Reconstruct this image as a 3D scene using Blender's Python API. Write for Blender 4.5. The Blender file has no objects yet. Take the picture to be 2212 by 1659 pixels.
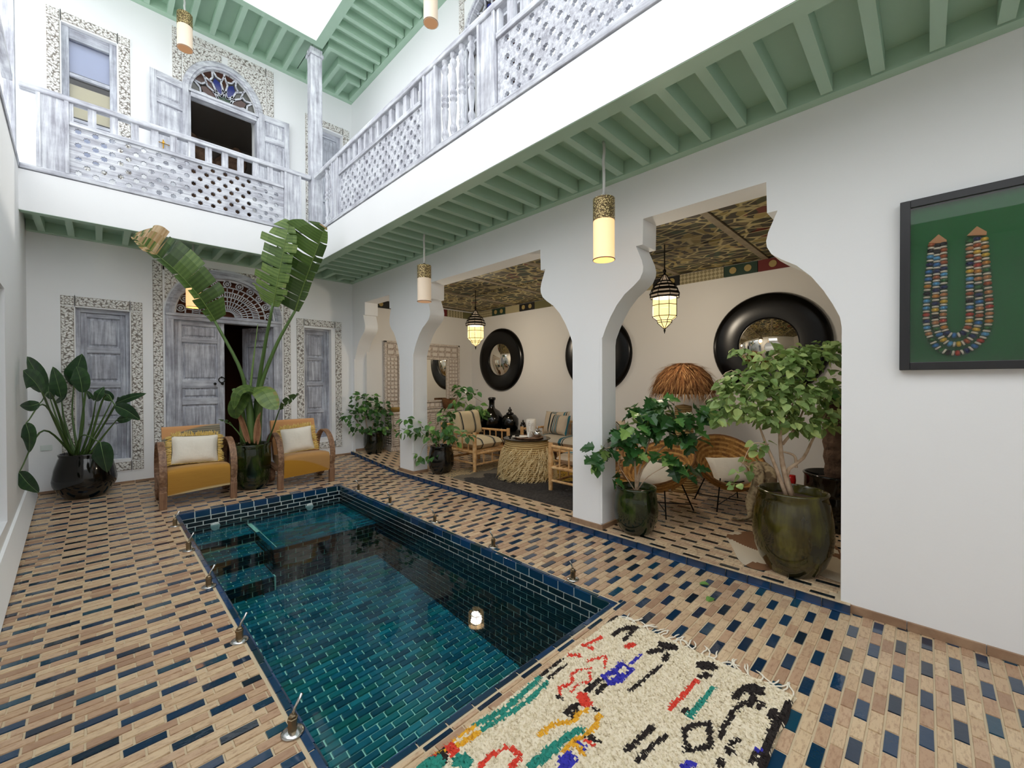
import bpy, math, random
import numpy as np
from mathutils import Vector, Matrix
from mathutils.geometry import tessellate_polygon

random.seed(11); np.random.seed(11)
S = bpy.context.scene
C = S.collection

# ---------------------------------------------------------------- camera
cam_d = bpy.data.cameras.new('camera'); cam = bpy.data.objects.new('camera', cam_d); C.objects.link(cam)
yaw, pitch, roll = math.radians(44.9), math.radians(-0.5), math.radians(-0.18)
_F = Vector((math.sin(yaw), math.cos(yaw), 0)); _R = Vector((math.cos(yaw), -math.sin(yaw), 0)); _U = Vector((0, 0, 1))
_F2 = _F*math.cos(pitch) + _U*math.sin(pitch); _U2 = _U*math.cos(pitch) - _F*math.sin(pitch)
_R2 = _R*math.cos(roll) + _U2*math.sin(roll); _U3 = _U2*math.cos(roll) - _R*math.sin(roll)
CAM = Vector((0, 0, 1.5))
m = Matrix((( _R2.x, _U3.x, -_F2.x, CAM.x), (_R2.y, _U3.y, -_F2.y, CAM.y), (_R2.z, _U3.z, -_F2.z, CAM.z), (0, 0, 0, 1)))
cam.matrix_world = m
cam_d.sensor_width = 36; cam_d.sensor_fit = 'HORIZONTAL'; cam_d.lens = 895/2212*36
cam_d.clip_start = 0.02; cam_d.clip_end = 200
S.camera = cam

# ---------------------------------------------------------------- light
S.view_settings.view_transform = 'Standard'
try: S.view_settings.look = 'None'
except Exception: pass
S.view_settings.gamma = 1.0
S.view_settings.exposure = 1.04
S.view_settings.use_curve_mapping = False
w = bpy.data.worlds.new('World'); S.world = w; w.use_nodes = True
bg = w.node_tree.nodes['Background']
bg.inputs['Color'].default_value = (0.95, 0.98, 1.0, 1); bg.inputs['Strength'].default_value = 1.15
sun_d = bpy.data.lights.new('sun', 'SUN'); sun = bpy.data.objects.new('sun', sun_d); C.objects.link(sun)
sun_d.energy = 0.6; sun_d.angle = math.radians(1.5); sun_d.color = (1, 0.95, 0.86)
sd = Vector((-math.cos(math.radians(54)), -0.06, -math.sin(math.radians(54)))).normalized()
sun.rotation_euler = sd.to_track_quat('-Z', 'Y').to_euler()

# ---------------------------------------------------------------- helpers
def tag(o, label=None, cat=None, group=None, kind=None):
    if label: o['label'] = label
    if cat: o['category'] = cat
    if group: o['group'] = group
    if kind: o['kind'] = kind
    return o
def empty(name, loc=(0, 0, 0), rz=0.0, rx=0.0):
    e = bpy.data.objects.new(name, None); C.objects.link(e)
    e.location = loc; e.rotation_euler = (rx, 0, rz); e.empty_display_size = 0.1
    return e
K_SLOPE, Y_SLOPE = 0.065, 6.0
def zf(y): return K_SLOPE*max(0.0, y - Y_SLOPE)

class MB:
    def __init__(s): s.v = []; s.f = []; s.t = []; s.m = []
    def add(s, vs, fs, t=0.5, m=0):
        b = len(s.v); s.v.extend([tuple(p) for p in vs])
        for f in fs: s.f.append(tuple(i + b for i in f)); s.t.append(t); s.m.append(m)
        return s
    def box(s, x0, x1, y0, y1, z0, z1, t=0.5, m=0):
        return s.add([(x0,y0,z0),(x1,y0,z0),(x1,y1,z0),(x0,y1,z0),(x0,y0,z1),(x1,y0,z1),(x1,y1,z1),(x0,y1,z1)],
              [(0,3,2,1),(4,5,6,7),(0,1,5,4),(1,2,6,5),(2,3,7,6),(3,0,4,7)], t, m)
    def frustum(s, c, ux, uy, uz, hx, hy, h, tx=1.0, ty=1.0, t=0.5, m=0):   # block from base centre c, tapered
        c, ux, uy, uz = Vector(c), Vector(ux), Vector(uy), Vector(uz); vs = []
        for k, (a, b) in ((0, (1, 1)), (h, (tx, ty))):
            for sx, sy in ((-1,-1),(1,-1),(1,1),(-1,1)): vs.append(c + ux*hx*a*sx + uy*hy*b*sy + uz*k)
        return s.add(vs, [(0,3,2,1),(4,5,6,7),(0,1,5,4),(1,2,6,5),(2,3,7,6),(3,0,4,7)], t, m)
    def bar(s, p0, p1, w, h, up=(0,0,1), t=0.5, m=0):
        p0, p1 = Vector(p0), Vector(p1); d = (p1-p0); L = d.length; d.normalize(); up = Vector(up)
        sx = d.cross(up)
        if sx.length < 1e-4: sx = d.cross(Vector((1,0,0)))
        sx.normalize(); u = sx.cross(d)
        return s.frustum(p0, sx, u, d, w/2, h/2, L, t=t, m=m)
    def tube(s, pts, r, n=8, caps=True, t=0.5, m=0, closed=False):
        pts = [Vector(p) for p in pts]; N = len(pts)
        if not hasattr(r, '__len__'): r = [r]*N
        ref = None; vs = []
        for i in range(N):
            if closed: d = pts[(i+1) % N] - pts[i-1]
            else: d = pts[min(i+1, N-1)] - pts[max(i-1, 0)]
            if d.length < 1e-9: d = Vector((0,0,1))
            d.normalize()
            if ref is None:
                ref = Vector((1,0,0)) if abs(d.x) < 0.9 else Vector((0,1,0))
            ref = ref - d*ref.dot(d)
            if ref.length < 1e-6: ref = d.orthogonal()
            ref.normalize(); b = d.cross(ref)
            for k in range(n):
                a = 2*math.pi*k/n; vs.append(pts[i] + (ref*math.cos(a) + b*math.sin(a))*r[i])
        fs = []
        for i in range(N if closed else N-1):
            j = (i+1) % N
            for k in range(n): fs.append((i*n+k, i*n+(k+1) % n, j*n+(k+1) % n, j*n+k))
        if caps and not closed: fs += [tuple(range(n-1, -1, -1)), tuple(range((N-1)*n, N*n))]
        return s.add(vs, fs, t, m)
    def lathe(s, prof, n=24, c=(0,0,0), t=0.5, m=0, wob=None):
        vs = []; N = len(prof)
        for (r, z) in prof:
            for k in range(n):
                a = 2*math.pi*k/n; vs.append((c[0]+r*math.cos(a), c[1]+r*math.sin(a), c[2]+z))
        fs = [(i*n+k, i*n+(k+1) % n, (i+1)*n+(k+1) % n, (i+1)*n+k) for i in range(N-1) for k in range(n)]
        if prof[0][0] > 1e-4: fs.append(tuple(range(n-1, -1, -1)))
        if prof[-1][0] > 1e-4: fs.append(tuple(range((N-1)*n, N*n)))
        return s.add(vs, fs, t, m)
    def surf(s, fn, nu, nv, t=0.5, m=0, wu=False, wv=False):     # fn(i/nu, j/nv) -> point
        vs = []; U = nu if wu else nu+1; V = nv if wv else nv+1
        for i in range(U):
            for j in range(V): vs.append(fn(i/nu, j/nv))
        fs = []
        for i in range(nu):
            for j in range(nv):
                a, b = (i+1) % U, (j+1) % V
                fs.append((i*V+j, a*V+j, a*V+b, i*V+b))
        return s.add(vs, fs, t, m)
    def prism(s, outer, holes, mapf, d, t=0.5, m=0):              # 2-D outline with holes, mapf(a, b, depth) -> point
        loops = [outer] + list(holes)
        tri = tessellate_polygon([[Vector((a, b, 0)) for a, b in L] for L in loops])
        flat = [p for L in loops for p in L]; n = len(flat)
        vs = [mapf(a, b, 0) for a, b in flat] + [mapf(a, b, d) for a, b in flat]
        fs = []
        for a, b, c in tri: fs += [(a, b, c), (c+n, b+n, a+n)]
        o = 0
        for L in loops:
            k = len(L)
            for i in range(k): fs.append((o+i, o+(i+1) % k, o+(i+1) % k+n, o+i+n))
            o += k
        return s.add(vs, fs, t, m)
    def mesh(s, name, mats, smooth=False):
        me = bpy.data.meshes.new(name); me.from_pydata(s.v, [], s.f); me.update()
        if not isinstance(mats, (list, tuple)): mats = [mats]
        for k in mats: me.materials.append(MAT[k])
        if len(mats) > 1: me.polygons.foreach_set('material_index', np.array(s.m, dtype=np.int32))
        at = me.attributes.new('tint', 'FLOAT', 'FACE'); at.data.foreach_set('value', np.array(s.t, dtype=np.float32))
        if smooth: me.polygons.foreach_set('use_smooth', np.ones(len(s.f), dtype=bool))
        return me
    def fix(s, me):
        import bmesh
        bm = bmesh.new(); bm.from_mesh(me); bmesh.ops.recalc_face_normals(bm, faces=bm.faces); bm.to_mesh(me); bm.free()
    def build(s, name, mats, parent=None, smooth=False, bevel=0, fix=True, auto=None):
        me = s.mesh(name, mats, smooth or auto is not None)
        if fix and len(s.f) < 60000: s.fix(me)
        if auto is not None:
            try: me.set_sharp_from_angle(angle=math.radians(auto))
            except Exception: pass
        o = bpy.data.objects.new(name, me); C.objects.link(o); o.parent = parent
        if bevel:
            b = o.modifiers.new('bevel', 'BEVEL'); b.width = bevel; b.segments = 2; b.limit_method = 'ANGLE'; b.angle_limit = math.radians(40)
        return o
def inst(me, name, parent, loc, rot=None, scale=None, mat4=None):
    o = bpy.data.objects.new(name, me); C.objects.link(o); o.parent = parent
    if mat4 is not None: o.matrix_local = mat4
    else:
        o.location = loc
        if rot: o.rotation_euler = rot
        if scale: o.scale = scale if hasattr(scale, '__len__') else (scale,)*3
    return o
def copy_tree(o, parent=None):
    c = o.copy(); C.objects.link(c); c.parent = parent
    for ch in [x for x in bpy.data.objects if x.parent == o]: copy_tree(ch, c)
    return c
def bez(p0, p1, p2, n=10, p3=None):
    out = []
    p0, p1, p2 = Vector(p0), Vector(p1), Vector(p2)
    for i in range(n+1):
        t = i/n
        if p3 is None: out.append(p0*(1-t)**2 + p1*2*t*(1-t) + p2*t*t)
        else: out.append(p0*(1-t)**3 + p1*3*t*(1-t)**2 + p2*3*t*t*(1-t) + Vector(p3)*t**3)
    return out

# ---------------------------------------------------------------- materials
MAT = {}
def srgb(h):
    if isinstance(h, str):
        h = h.lstrip('#'); c = [int(h[i:i+2], 16)/255 for i in (0, 2, 4)]
        return tuple(x/12.92 if x <= 0.04045 else ((x+0.055)/1.055)**2.4 for x in c) + (1,)
    return tuple(h) + (1,)
class NT:
    def __init__(s, name):
        s.mat = bpy.data.materials.new(name); s.mat.use_nodes = True; s.t = s.mat.node_tree; s.n = s.t.nodes; s.l = s.t.links
        s.p = s.n['Principled BSDF']; MAT[name] = s.mat
    def node(s, ty, **kw):
        n = s.n.new(ty)
        for k, v in kw.items():
            if k in n.inputs.keys(): n.inputs[k].default_value = v
            else: setattr(n, k, v)
        return n
    def link(s, a, b): s.l.new(a, b)
    def coord(s, kind='Object', scale=(1,1,1), rot=(0,0,0)):
        tc = s.node('ShaderNodeTexCoord'); mp = s.node('ShaderNodeMapping'); mp.inputs['Scale'].default_value = scale; mp.inputs['Rotation'].default_value = rot
        s.link(tc.outputs[kind], mp.inputs['Vector']); return mp.outputs['Vector']
    def wcoord(s, scale=(1,1,1)):
        g = s.node('ShaderNodeNewGeometry'); mp = s.node('ShaderNodeMapping'); mp.inputs['Scale'].default_value = scale
        s.link(g.outputs['Position'], mp.inputs['Vector']); return mp.outputs['Vector']
    def noise(s, vec, scale=5, detail=4, rough=0.6, dist=0.0):
        n = s.node('ShaderNodeTexNoise'); n.inputs['Scale'].default_value = scale; n.inputs['Detail'].default_value = detail
        n.inputs['Roughness'].default_value = rough; n.inputs['Distortion'].default_value = dist
        if vec is not None: s.link(vec, n.inputs['Vector'])
        return n.outputs['Fac']
    def ramp(s, fac, stops, interp='LINEAR'):
        r = s.node('ShaderNodeValToRGB'); r.color_ramp.interpolation = interp
        el = r.color_ramp.elements
        while len(el) < len(stops): el.new(0.5)
        for e, (p, c) in zip(el, stops): e.position = p; e.color = srgb(c)
        s.link(fac, r.inputs['Fac']); return r.outputs['Color']
    def mix(s, fac, a, b, mode='MIX'):
        n = s.node('ShaderNodeMix', data_type='RGBA', blend_type=mode)
        for i, v in ((0, fac), (6, a), (7, b)):
            if hasattr(v, 'is_linked'): s.link(v, n.inputs[i])
            elif i == 0: n.inputs[0].default_value = v
            else: n.inputs[i].default_value = srgb(v)
        return n.outputs[2]
    def math(s, op, a, b=0.5):
        n = s.node('ShaderNodeMath', operation=op)
        for i, v in ((0, a), (1, b)):
            if hasattr(v, 'is_linked'): s.link(v, n.inputs[i])
            else: n.inputs[i].default_value = v
        return n.outputs[0]
    def tint(s):
        a = s.node('ShaderNodeAttribute'); a.attribute_name = 'tint'; return a.outputs['Fac']
    def color(s, c):
        if hasattr(c, 'is_linked'): s.link(c, s.p.inputs['Base Color'])
        else: s.p.inputs['Base Color'].default_value = srgb(c)
    def bump(s, h, strength=0.3, dist=0.01):
        b = s.node('ShaderNodeBump'); b.inputs['Strength'].default_value = strength; b.inputs['Distance'].default_value = dist
        s.link(h, b.inputs['Height']); s.link(b.outputs['Normal'], s.p.inputs['Normal'])
    def set(s, **kw):
        for k, v in kw.items(): s.p.inputs[k.replace('_', ' ')].default_value = v
        return s
def simple(name, col, rough=0.6, metal=0.0, col2=None, nscale=8, bump=0, bscale=60, bdist=0.004, coat=0):
    n = NT(name); n.set(Roughness=rough, Metallic=metal)
    if coat: n.p.inputs['Coat Weight'].default_value = coat; n.p.inputs['Coat Roughness'].default_value = 0.08
    if col2: n.color(n.mix(n.ramp(n.noise(n.coord(), nscale), [(0.35, (0,0,0)), (0.65, (1,1,1))]), col, col2))
    else: n.color(col)
    if bump: n.bump(n.noise(n.coord(), bscale, 3), bump, bdist)
    return n
# plaster
n = NT('plaster'); n.set(Roughness=0.85); v = n.wcoord()
n.color(n.mix(n.noise(v, 1.3, 3), '#f7f8f9', '#f2f3f4')); n.bump(n.noise(v, 45, 3), 0.12, 0.004)
simple('plaster_warm', '#e9e7e4', 0.88, bump=0.1, bscale=40)
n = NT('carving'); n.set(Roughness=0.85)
n.color(n.ramp(n.tint(), [(0.10, '#88817a'), (0.42, '#cbc6bf'), (0.8, '#f3f2ef')]))  # groove shade painted into the colour, darker where the relief is low
# green painted beams
n = NT('green_paint'); n.set(Roughness=0.55); n.color(n.mix(n.noise(n.wcoord(), 3, 3), '#b5d3bd', '#abcab2'))
# white-washed wood, grain along one axis
for ax in 'xyz':
    for nm, a, b, c_ in (('wash', '#9c9ca6', '#c3c5ce', '#e6e9ee'), ('washdoor', '#8c8c96', '#adb0bb', '#d5d9e1')):
        n = NT(nm + '_' + ax); n.set(Roughness=0.7)
        sc = {'x': (1.6, 26, 26), 'y': (26, 1.6, 26), 'z': (26, 26, 1.6)}[ax]
        f = n.noise(n.wcoord(sc), 1.1, 6, 0.7, 0.3); f2 = n.noise(n.wcoord(), 5, 4)
        f = n.math('ADD', f, n.math('MULTIPLY', n.math('SUBTRACT', f2, 0.5), 0.5))
        n.color(n.ramp(f, [(0.32, a), (0.48, b), (0.66, c_)])); n.bump(f, 0.35, 0.004)
simple('dark_room', '#6e402c', 0.9); simple('room_grey', '#c6c0b8', 0.9)
# clay and glazed tiles
n = NT('clay'); n.set(Roughness=0.42); t = n.tint(); f = n.noise(n.wcoord((1, 3, 1)), 22, 5, 0.7)
base = n.ramp(t, [(0.0, '#a5846a'), (0.15, '#b8977a'), (0.45, '#c8ab89'), (0.8, '#d4bb98'), (1.0, '#bd9c80')])
n.color(n.mix(n.math('MULTIPLY', f, 0.55), base, '#b98a68')); n.color(n.mix(n.ramp(f, [(0.48, (0,0,0)), (0.68, (0.7,0.7,0.7))]), base, '#916b52')); n.bump(f, 0.25, 0.004)
def glaze(name, cols, rough=0.12):
    n = NT(name); n.set(Roughness=rough); n.p.inputs['Coat Weight'].default_value = 0.5; n.p.inputs['Coat Roughness'].default_value = 0.05
    t = n.tint(); f = n.noise(n.wcoord(), 30, 4)
    c = n.ramp(t, [(i/(len(cols)-1), c) for i, c in enumerate(cols)])
    n.color(n.mix(n.math('MULTIPLY', f, 0.35), c, '#0c3a44')); n.bump(n.noise(n.wcoord(), 26, 2), 0.18, 0.006); return n
glaze('blue_glaze', ['#081426', '#0c2340', '#10365a', '#0f304e', '#12465c'])
glaze('dark_glaze', ['#0a0d12', '#0b1118', '#0d1826', '#111216'], 0.2)
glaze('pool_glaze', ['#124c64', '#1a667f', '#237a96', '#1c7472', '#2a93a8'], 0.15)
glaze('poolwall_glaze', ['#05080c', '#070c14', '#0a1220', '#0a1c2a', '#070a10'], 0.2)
glaze('coping_glaze', ['#0c2436', '#12355c', '#163f70', '#0d2c34', '#10406a'], 0.15)
simple('grout', '#cbb99a', 0.9, bump=0.2); simple('pool_grout', '#c8ead8', 0.9); simple('wall_grout', '#dfe9e4', 0.9)
simple('skirting', '#a98a6e', 0.6, col2='#8f7057', nscale=9)
# water: fresnel mix of mirror and clear tinted body
n = NT('water'); n.n.remove(n.p)
out = n.n['Material Output']; gl = n.node('ShaderNodeBsdfGlossy'); gl.inputs['Roughness'].default_value = 0.015
tr = n.node('ShaderNodeBsdfTransparent'); tr.inputs['Color'].default_value = (0.72, 0.93, 0.93, 1)
fr = n.node('ShaderNodeFresnel'); fr.inputs['IOR'].default_value = 1.33
b = n.node('ShaderNodeBump'); b.inputs['Strength'].default_value = 0.06; b.inputs['Distance'].default_value = 0.02
n.link(n.noise(n.wcoord(), 3.2, 2), b.inputs['Height']); n.link(b.outputs['Normal'], gl.inputs['Normal'])
mx = n.node('ShaderNodeMixShader'); n.link(fr.outputs[0], mx.inputs[0]); n.link(tr.outputs[0], mx.inputs[1]); n.link(gl.outputs[0], mx.inputs[2])
n.link(mx.outputs[0], out.inputs['Surface'])
def glass_mat(name, tintc=(1, 1, 1), rough=0.02):
    n = NT(name); n.n.remove(n.p); out = n.n['Material Output']
    gl = n.node('ShaderNodeBsdfGlossy'); gl.inputs['Roughness'].default_value = rough
    tr = n.node('ShaderNodeBsdfTransparent'); tr.inputs['Color'].default_value = tuple(tintc) + (1,)
    fr = n.node('ShaderNodeFresnel'); fr.inputs['IOR'].default_value = 1.5
    mx = n.node('ShaderNodeMixShader'); n.link(fr.outputs[0], mx.inputs[0]); n.link(tr.outputs[0], mx.inputs[1]); n.link(gl.outputs[0], mx.inputs[2])
    n.link(mx.outputs[0], out.inputs['Surface'])
glass_mat('clear_glass'); glass_mat('smoke_glass', (0.35, 0.33, 0.32))
simple('chrome', '#c9c9c7', 0.18, 1.0); simple('bronze', '#8a7a62', 0.35, 1.0); simple('iron', '#15130f', 0.5, 0.6)
simple('mirror', '#e6e2d8', 0.02, 1.0); simple('white_plastic', '#dde6e2', 0.4); simple('brass', '#b98e3a', 0.3, 1.0)
# ================================================================ STRUCTURE
XW, YB, ZS = 3.42, 7.72, 3.335          # arcade wall, back wall, underside of balcony beams
XF, YF, ZR = 2.403, 6.815, 3.78         # balcony fascia planes, balustrade base
XG, YG, ZG = 6.2, 7.56, 0.06            # gallery back wall, gallery end wall, gallery floor
XP0, XP1, YP0, YP1 = 0.62, 2.43, 1.50, 5.95   # pool
ZT = 6.72
def left_x(y): return -0.385 - 0.030*y

def in_view(p, mrg=60):
    d = Vector(p) - CAM; z = d.dot(_F2)
    if z < 0.1: return False
    u = 1106 + 895*d.dot(_R2)/z; v = 829.5 - 895*d.dot(_U3)/z
    return -mrg < u < 2212+mrg and -mrg < v < 1659+mrg

def rect_minus(r, h):
    x0, x1, y0, y1 = r; a0, a1, b0, b1 = h
    if x1 <= a0 or x0 >= a1 or y1 <= b0 or y0 >= b1: return [r]
    out = []
    if y0 < b0: out.append((x0, x1, y0, b0))
    if y1 > b1: out.append((x0, x1, b1, y1))
    m0, m1 = max(y0, b0), min(y1, b1)
    if x0 < a0: out.append((x0, a0, m0, m1))
    if x1 > a1: out.append((a1, x1, m0, m1))
    return [q for q in out if q[1]-q[0] > 0.012 and q[3]-q[2] > 0.012]

class Tiles:
    """tiles of one surface: the largest in view become objects, the others one joined mesh"""
    def __init__(s, parent, origin, U, V, N, zfun=None):
        s.parent = parent; s.o = Vector(origin); s.U = Vector(U); s.V = Vector(V); s.N = Vector(N); s.z = zfun; s.items = {}
        s.variants = {}
    def put(s, name, mat, r, tint=None): s.items.setdefault((name, mat), []).append((r, random.random() if tint is None else tint))
    def pt(s, a, b, h):
        p = s.o + s.U*a + s.V*b + s.N*h
        if s.z: p.z += s.z(p.y)
        return p
    def flush(s, limit=300, gap=0.0022, th=0.012):
        for (name, mat), L in s.items.items():
            def key(it):
                r = it[0]; p = s.pt((r[0]+r[1])/2, (r[2]+r[3])/2, 0)
                d = Vector(p) - CAM
                return (0 if in_view(p) else 1e6) + d.length**2 / max(1e-3, abs(d.normalized().dot(s.N))) / ((r[1]-r[0])*(r[3]-r[2])/0.0075)
            L.sort(key=key)
            shared = {}
            rest = MB()
            for i, (r, t) in enumerate(L):
                a0, a1, b0, b1 = r[0]+gap, r[1]-gap, r[2]+gap, r[3]-gap
                h = random.uniform(-0.0012, 0.0012); c = 0.0016
                if i < limit:
                    q = int(t*9.99); k = (round(a1-a0, 3), round(b1-b0, 3), q)
                    me = shared.get(k)
                    if me is None:
                        wx, wy = (a1-a0)/2, (b1-b0)/2; mb = MB()
                        jt = [random.uniform(0, 0.0025) for _ in range(8)]
                        vs = [(-wx,-wy,-th),(wx,-wy,-th),(wx,wy,-th),(-wx,wy,-th),
                              (-wx+c+jt[0],-wy+c+jt[1],0),(wx-c-jt[2],-wy+c+jt[3],0),(wx-c-jt[4],wy-c-jt[5],0),(-wx+c+jt[6],wy-c-jt[7],0)]
                        mb.add(vs, [(4,5,6,7),(0,1,5,4),(1,2,6,5),(2,3,7,6),(3,0,4,7)], t=(q+0.5)/10)
                        me = mb.mesh(name, mat); shared[k] = me
                    ca, cb = (a0+a1)/2, (b0+b1)/2
                    p = s.pt(ca, cb, h); U2 = (s.pt(ca+0.05, cb, h)-s.pt(ca-0.05, cb, h)).normalized(); V2 = (s.pt(ca, cb+0.02, h)-s.pt(ca, cb-0.02, h)).normalized()
                    N2 = U2.cross(V2)
                    M4 = Matrix(((U2.x, V2.x, N2.x, p.x), (U2.y, V2.y, N2.y, p.y), (U2.z, V2.z, N2.z, p.z), (0,0,0,1)))
                    inst(me, name, s.parent, None, mat4=M4)
                else:
                    vs = [s.pt(a0,b0,-th), s.pt(a1,b0,-th), s.pt(a1,b1,-th), s.pt(a0,b1,-th),
                          s.pt(a0+c,b0+c,h), s.pt(a1-c,b0+c,h), s.pt(a1-c,b1-c,h), s.pt(a0+c,b1-c,h)]
                    rest.add(vs, [(4,5,6,7),(0,1,5,4),(1,2,6,5),(2,3,7,6),(3,0,4,7)], t=t)
            if rest.f: tag(rest.build(name + '_field', mat, s.parent, fix=False), kind='stuff')

# ---- courtyard floor: grout bed and tiles
fl = MB(); YN = -1.9
hole = (XP0-0.01, XP1+0.01, YP0-0.01, YP1+0.01)
for (x0, x1, y0, y1) in rect_minus((-2.2, XW+0.02, YN, Y_SLOPE), hole):
    fl.box(x0, x1, y0, y1, -0.25, -0.005)
zb = zf(YB+0.1)
fl.add([(-0.9, 6.0, -0.25), (XW+0.02, 6.0, -0.25), (XW+0.02, YB+0.1, -0.25), (-0.9, YB+0.1, -0.25),
        (-0.9, 6.0, -0.005), (XW+0.02, 6.0, -0.005), (XW+0.02, YB+0.1, zb-0.005), (-0.9, YB+0.1, zb-0.005)],
       [(0,3,2,1),(4,5,6,7),(0,1,5,4),(1,2,6,5),(2,3,7,6),(3,0,4,7)])
floor = fl.build('floor', 'grout'); tag(floor, 'courtyard floor of beige clay tiles with blue glazed tiles around the pool', kind='structure')
T = Tiles(floor, (0,0,0), (1,0,0), (0,1,0), (0,0,1), zf)
TW, TL = 0.052, 0.145
xmin, xmax = -0.75, XW+0.01
j0, j1 = int((YN+0.2)/TW), int(YB/TW)+2
for j in range(j0, j1):
    yc = -0.003 + TW*j; r0, r1 = yc-TW/2, yc+TW/2
    dark = (j % 2 == 0); off = (3.024 + 0.145*((j//2) % 2)) if dark else 3.024 + random.choice((0.04, 0.0725, 0.1))
    i0, i1 = int((xmin-off)/TL)-2, int((xmax-off)/TL)+2
    for i in range(i0, i1):
        xc = off + TL*i; a, b_ = max(xmin, xc-TL/2), min(xmax, xc+TL/2)
        if b_-a < 0.015: continue
        if b_ < left_x(yc)-0.1 and yc > 3.4: continue
        for r in rect_minus((a, b_, r0, r1), (XP0-0.045, XP1+0.045, YP0-0.045, YP1+0.045)):
            if dark and i % 2 == 0: T.put('blue_tile', 'blue_glaze', r)
            else: T.put('clay_tile', 'clay', r)
T.flush(300)

# ---- gallery floor with step of blue tiles
gf = MB(); XS = 3.375
gf.box(XS+0.012, XG+0.05, 0.345, 6.0, -0.2, ZG-0.005); gf.box(XW+0.1, XG+0.05, YN, 0.345, -0.2, ZG-0.005)
gf.add([(XS+0.012, 6.0, -0.2), (XG+0.05, 6.0, -0.2), (XG+0.05, YB, -0.2), (XS+0.012, YB, -0.2),
        (XS+0.012, 6.0, ZG-0.005), (XG+0.05, 6.0, ZG-0.005), (XG+0.05, YB, ZG+zf(YB)-0.005), (XS+0.012, YB, ZG+zf(YB)-0.005)],
       [(0,3,2,1),(4,5,6,7),(0,1,5,4),(1,2,6,5),(2,3,7,6),(3,0,4,7)])
gfloor = gf.build('floor_gallery', 'grout'); tag(gfloor, 'raised gallery floor of pale clay tiles with small black tiles behind the arches', kind='structure')
T = Tiles(gfloor, (0, 0, ZG), (0,1,0), (-1,0,0), (0,0,1), zf)
for j in range(int(-XG/TW)-1, int(-(XS+0.03)/TW)+1):
    bc = TW*j; r0, r1 = bc-TW/2, min(bc+TW/2, -(XS+0.018))
    if r1-r0 < 0.012: continue
    dark = (j % 2 == 0); off = (0.06 + 0.145*((j//2) % 2)) if dark else random.choice((0.0, 0.04, 0.1))
    for i in range(int((-0.2-off)/TL)-1, int((YG-off)/TL)+1):
        a, b_ = off+TL*i-TL/2, min(YG+0.02, off+TL*i+TL/2)
        if b_-a < 0.015 or a < -0.3: continue
        if bc > -(XW+0.12) and a < 0.345: continue
        if dark and i % 2 == 0: T.put('black_tile', 'dark_glaze', (a, b_, r0+0.006, r1-0.006))
        else: T.put('clay_tile', 'clay', (a, b_, r0, r1), random.uniform(0.45, 1.0))
T.flush(300)
T = Tiles(gfloor, (XS, 0, 0), (0,1,0), (0,0,1), (-1,0,0), zf)
y = 0.34
while y < YB-0.05:
    T.put('step_tile', 'coping_glaze', (y, min(y+0.148, YB-0.02), 0.0, ZG+0.002), random.uniform(0.3, 0.6)); y += 0.148
T.flush(300, gap=0.0015)
T = Tiles(gfloor, (0, 0, ZG), (0,1,0), (-1,0,0), (0,0,1), zf)

# ---- arcade wall with three keyhole arches
APT = [(0.396,1.84),(0.405,1.905),(0.443,1.995),(0.494,2.095),(0.562,2.20),(0.643,2.287),(0.738,2.352),(0.795,2.40),(0.823,2.455),(0.828,2.50),(0.815,2.56),(0.79,2.62),(0.757,2.70),(0.823,2.70),(0.828,2.925)]
prof = [((y-0.396)/0.432, z) for y, z in APT]
def arch(y0, y1, i0=0.432, i1=0.432):
    lo = [(y0 + a*i0, z) for a, z in prof]; hi = [(y1 - a*i1, z) for a, z in prof]
    return [(y0, 0.0)] + lo + hi[::-1] + [(y1, 0.0)]
ARCH = [(0.396, 2.212, 0.432, 0.43), (2.556, 5.585, 0.432, 0.47), (5.99, 7.635, 0.318, 0.435)]
out = [(-2.3, -0.2), (-2.3, ZT+0.4), (YB+0.3, ZT+0.4), (YB+0.3, -0.2)]
loop = [(YB+0.3, 0.0)]
for a in ARCH[::-1]: loop += arch(*a)[::-1]
outline = [(-2.3, 0.0), (-2.3, ZT+0.4), (YB+0.3, ZT+0.4)] + loop
wr = MB()
DR = [(3.16, 4.32, 3.76, 5.80)]           # upper door opening (y0,y1,z0,zspring)
def arch_open(a0, a1, z0, zs, n=20, rise=None):
    c, r = (a0+a1)/2, (a1-a0)/2; rise = rise or r
    return [(a0, z0), (a1, z0)] + [(c + r*math.cos(math.pi*k/n), zs + rise*math.sin(math.pi*k/n)) for k in range(n+1)]
wr.prism(outline, [arch_open(3.26, 4.22, 3.80, 5.87, rise=0.46)], lambda a, b_, d: (XW + d, a, b_), 0.25)
wall_right = wr.build('wall_right', 'plaster', auto=30); tag(wall_right, 'white plaster arcade wall with three keyhole arches on slim pillars', kind='structure')
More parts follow.
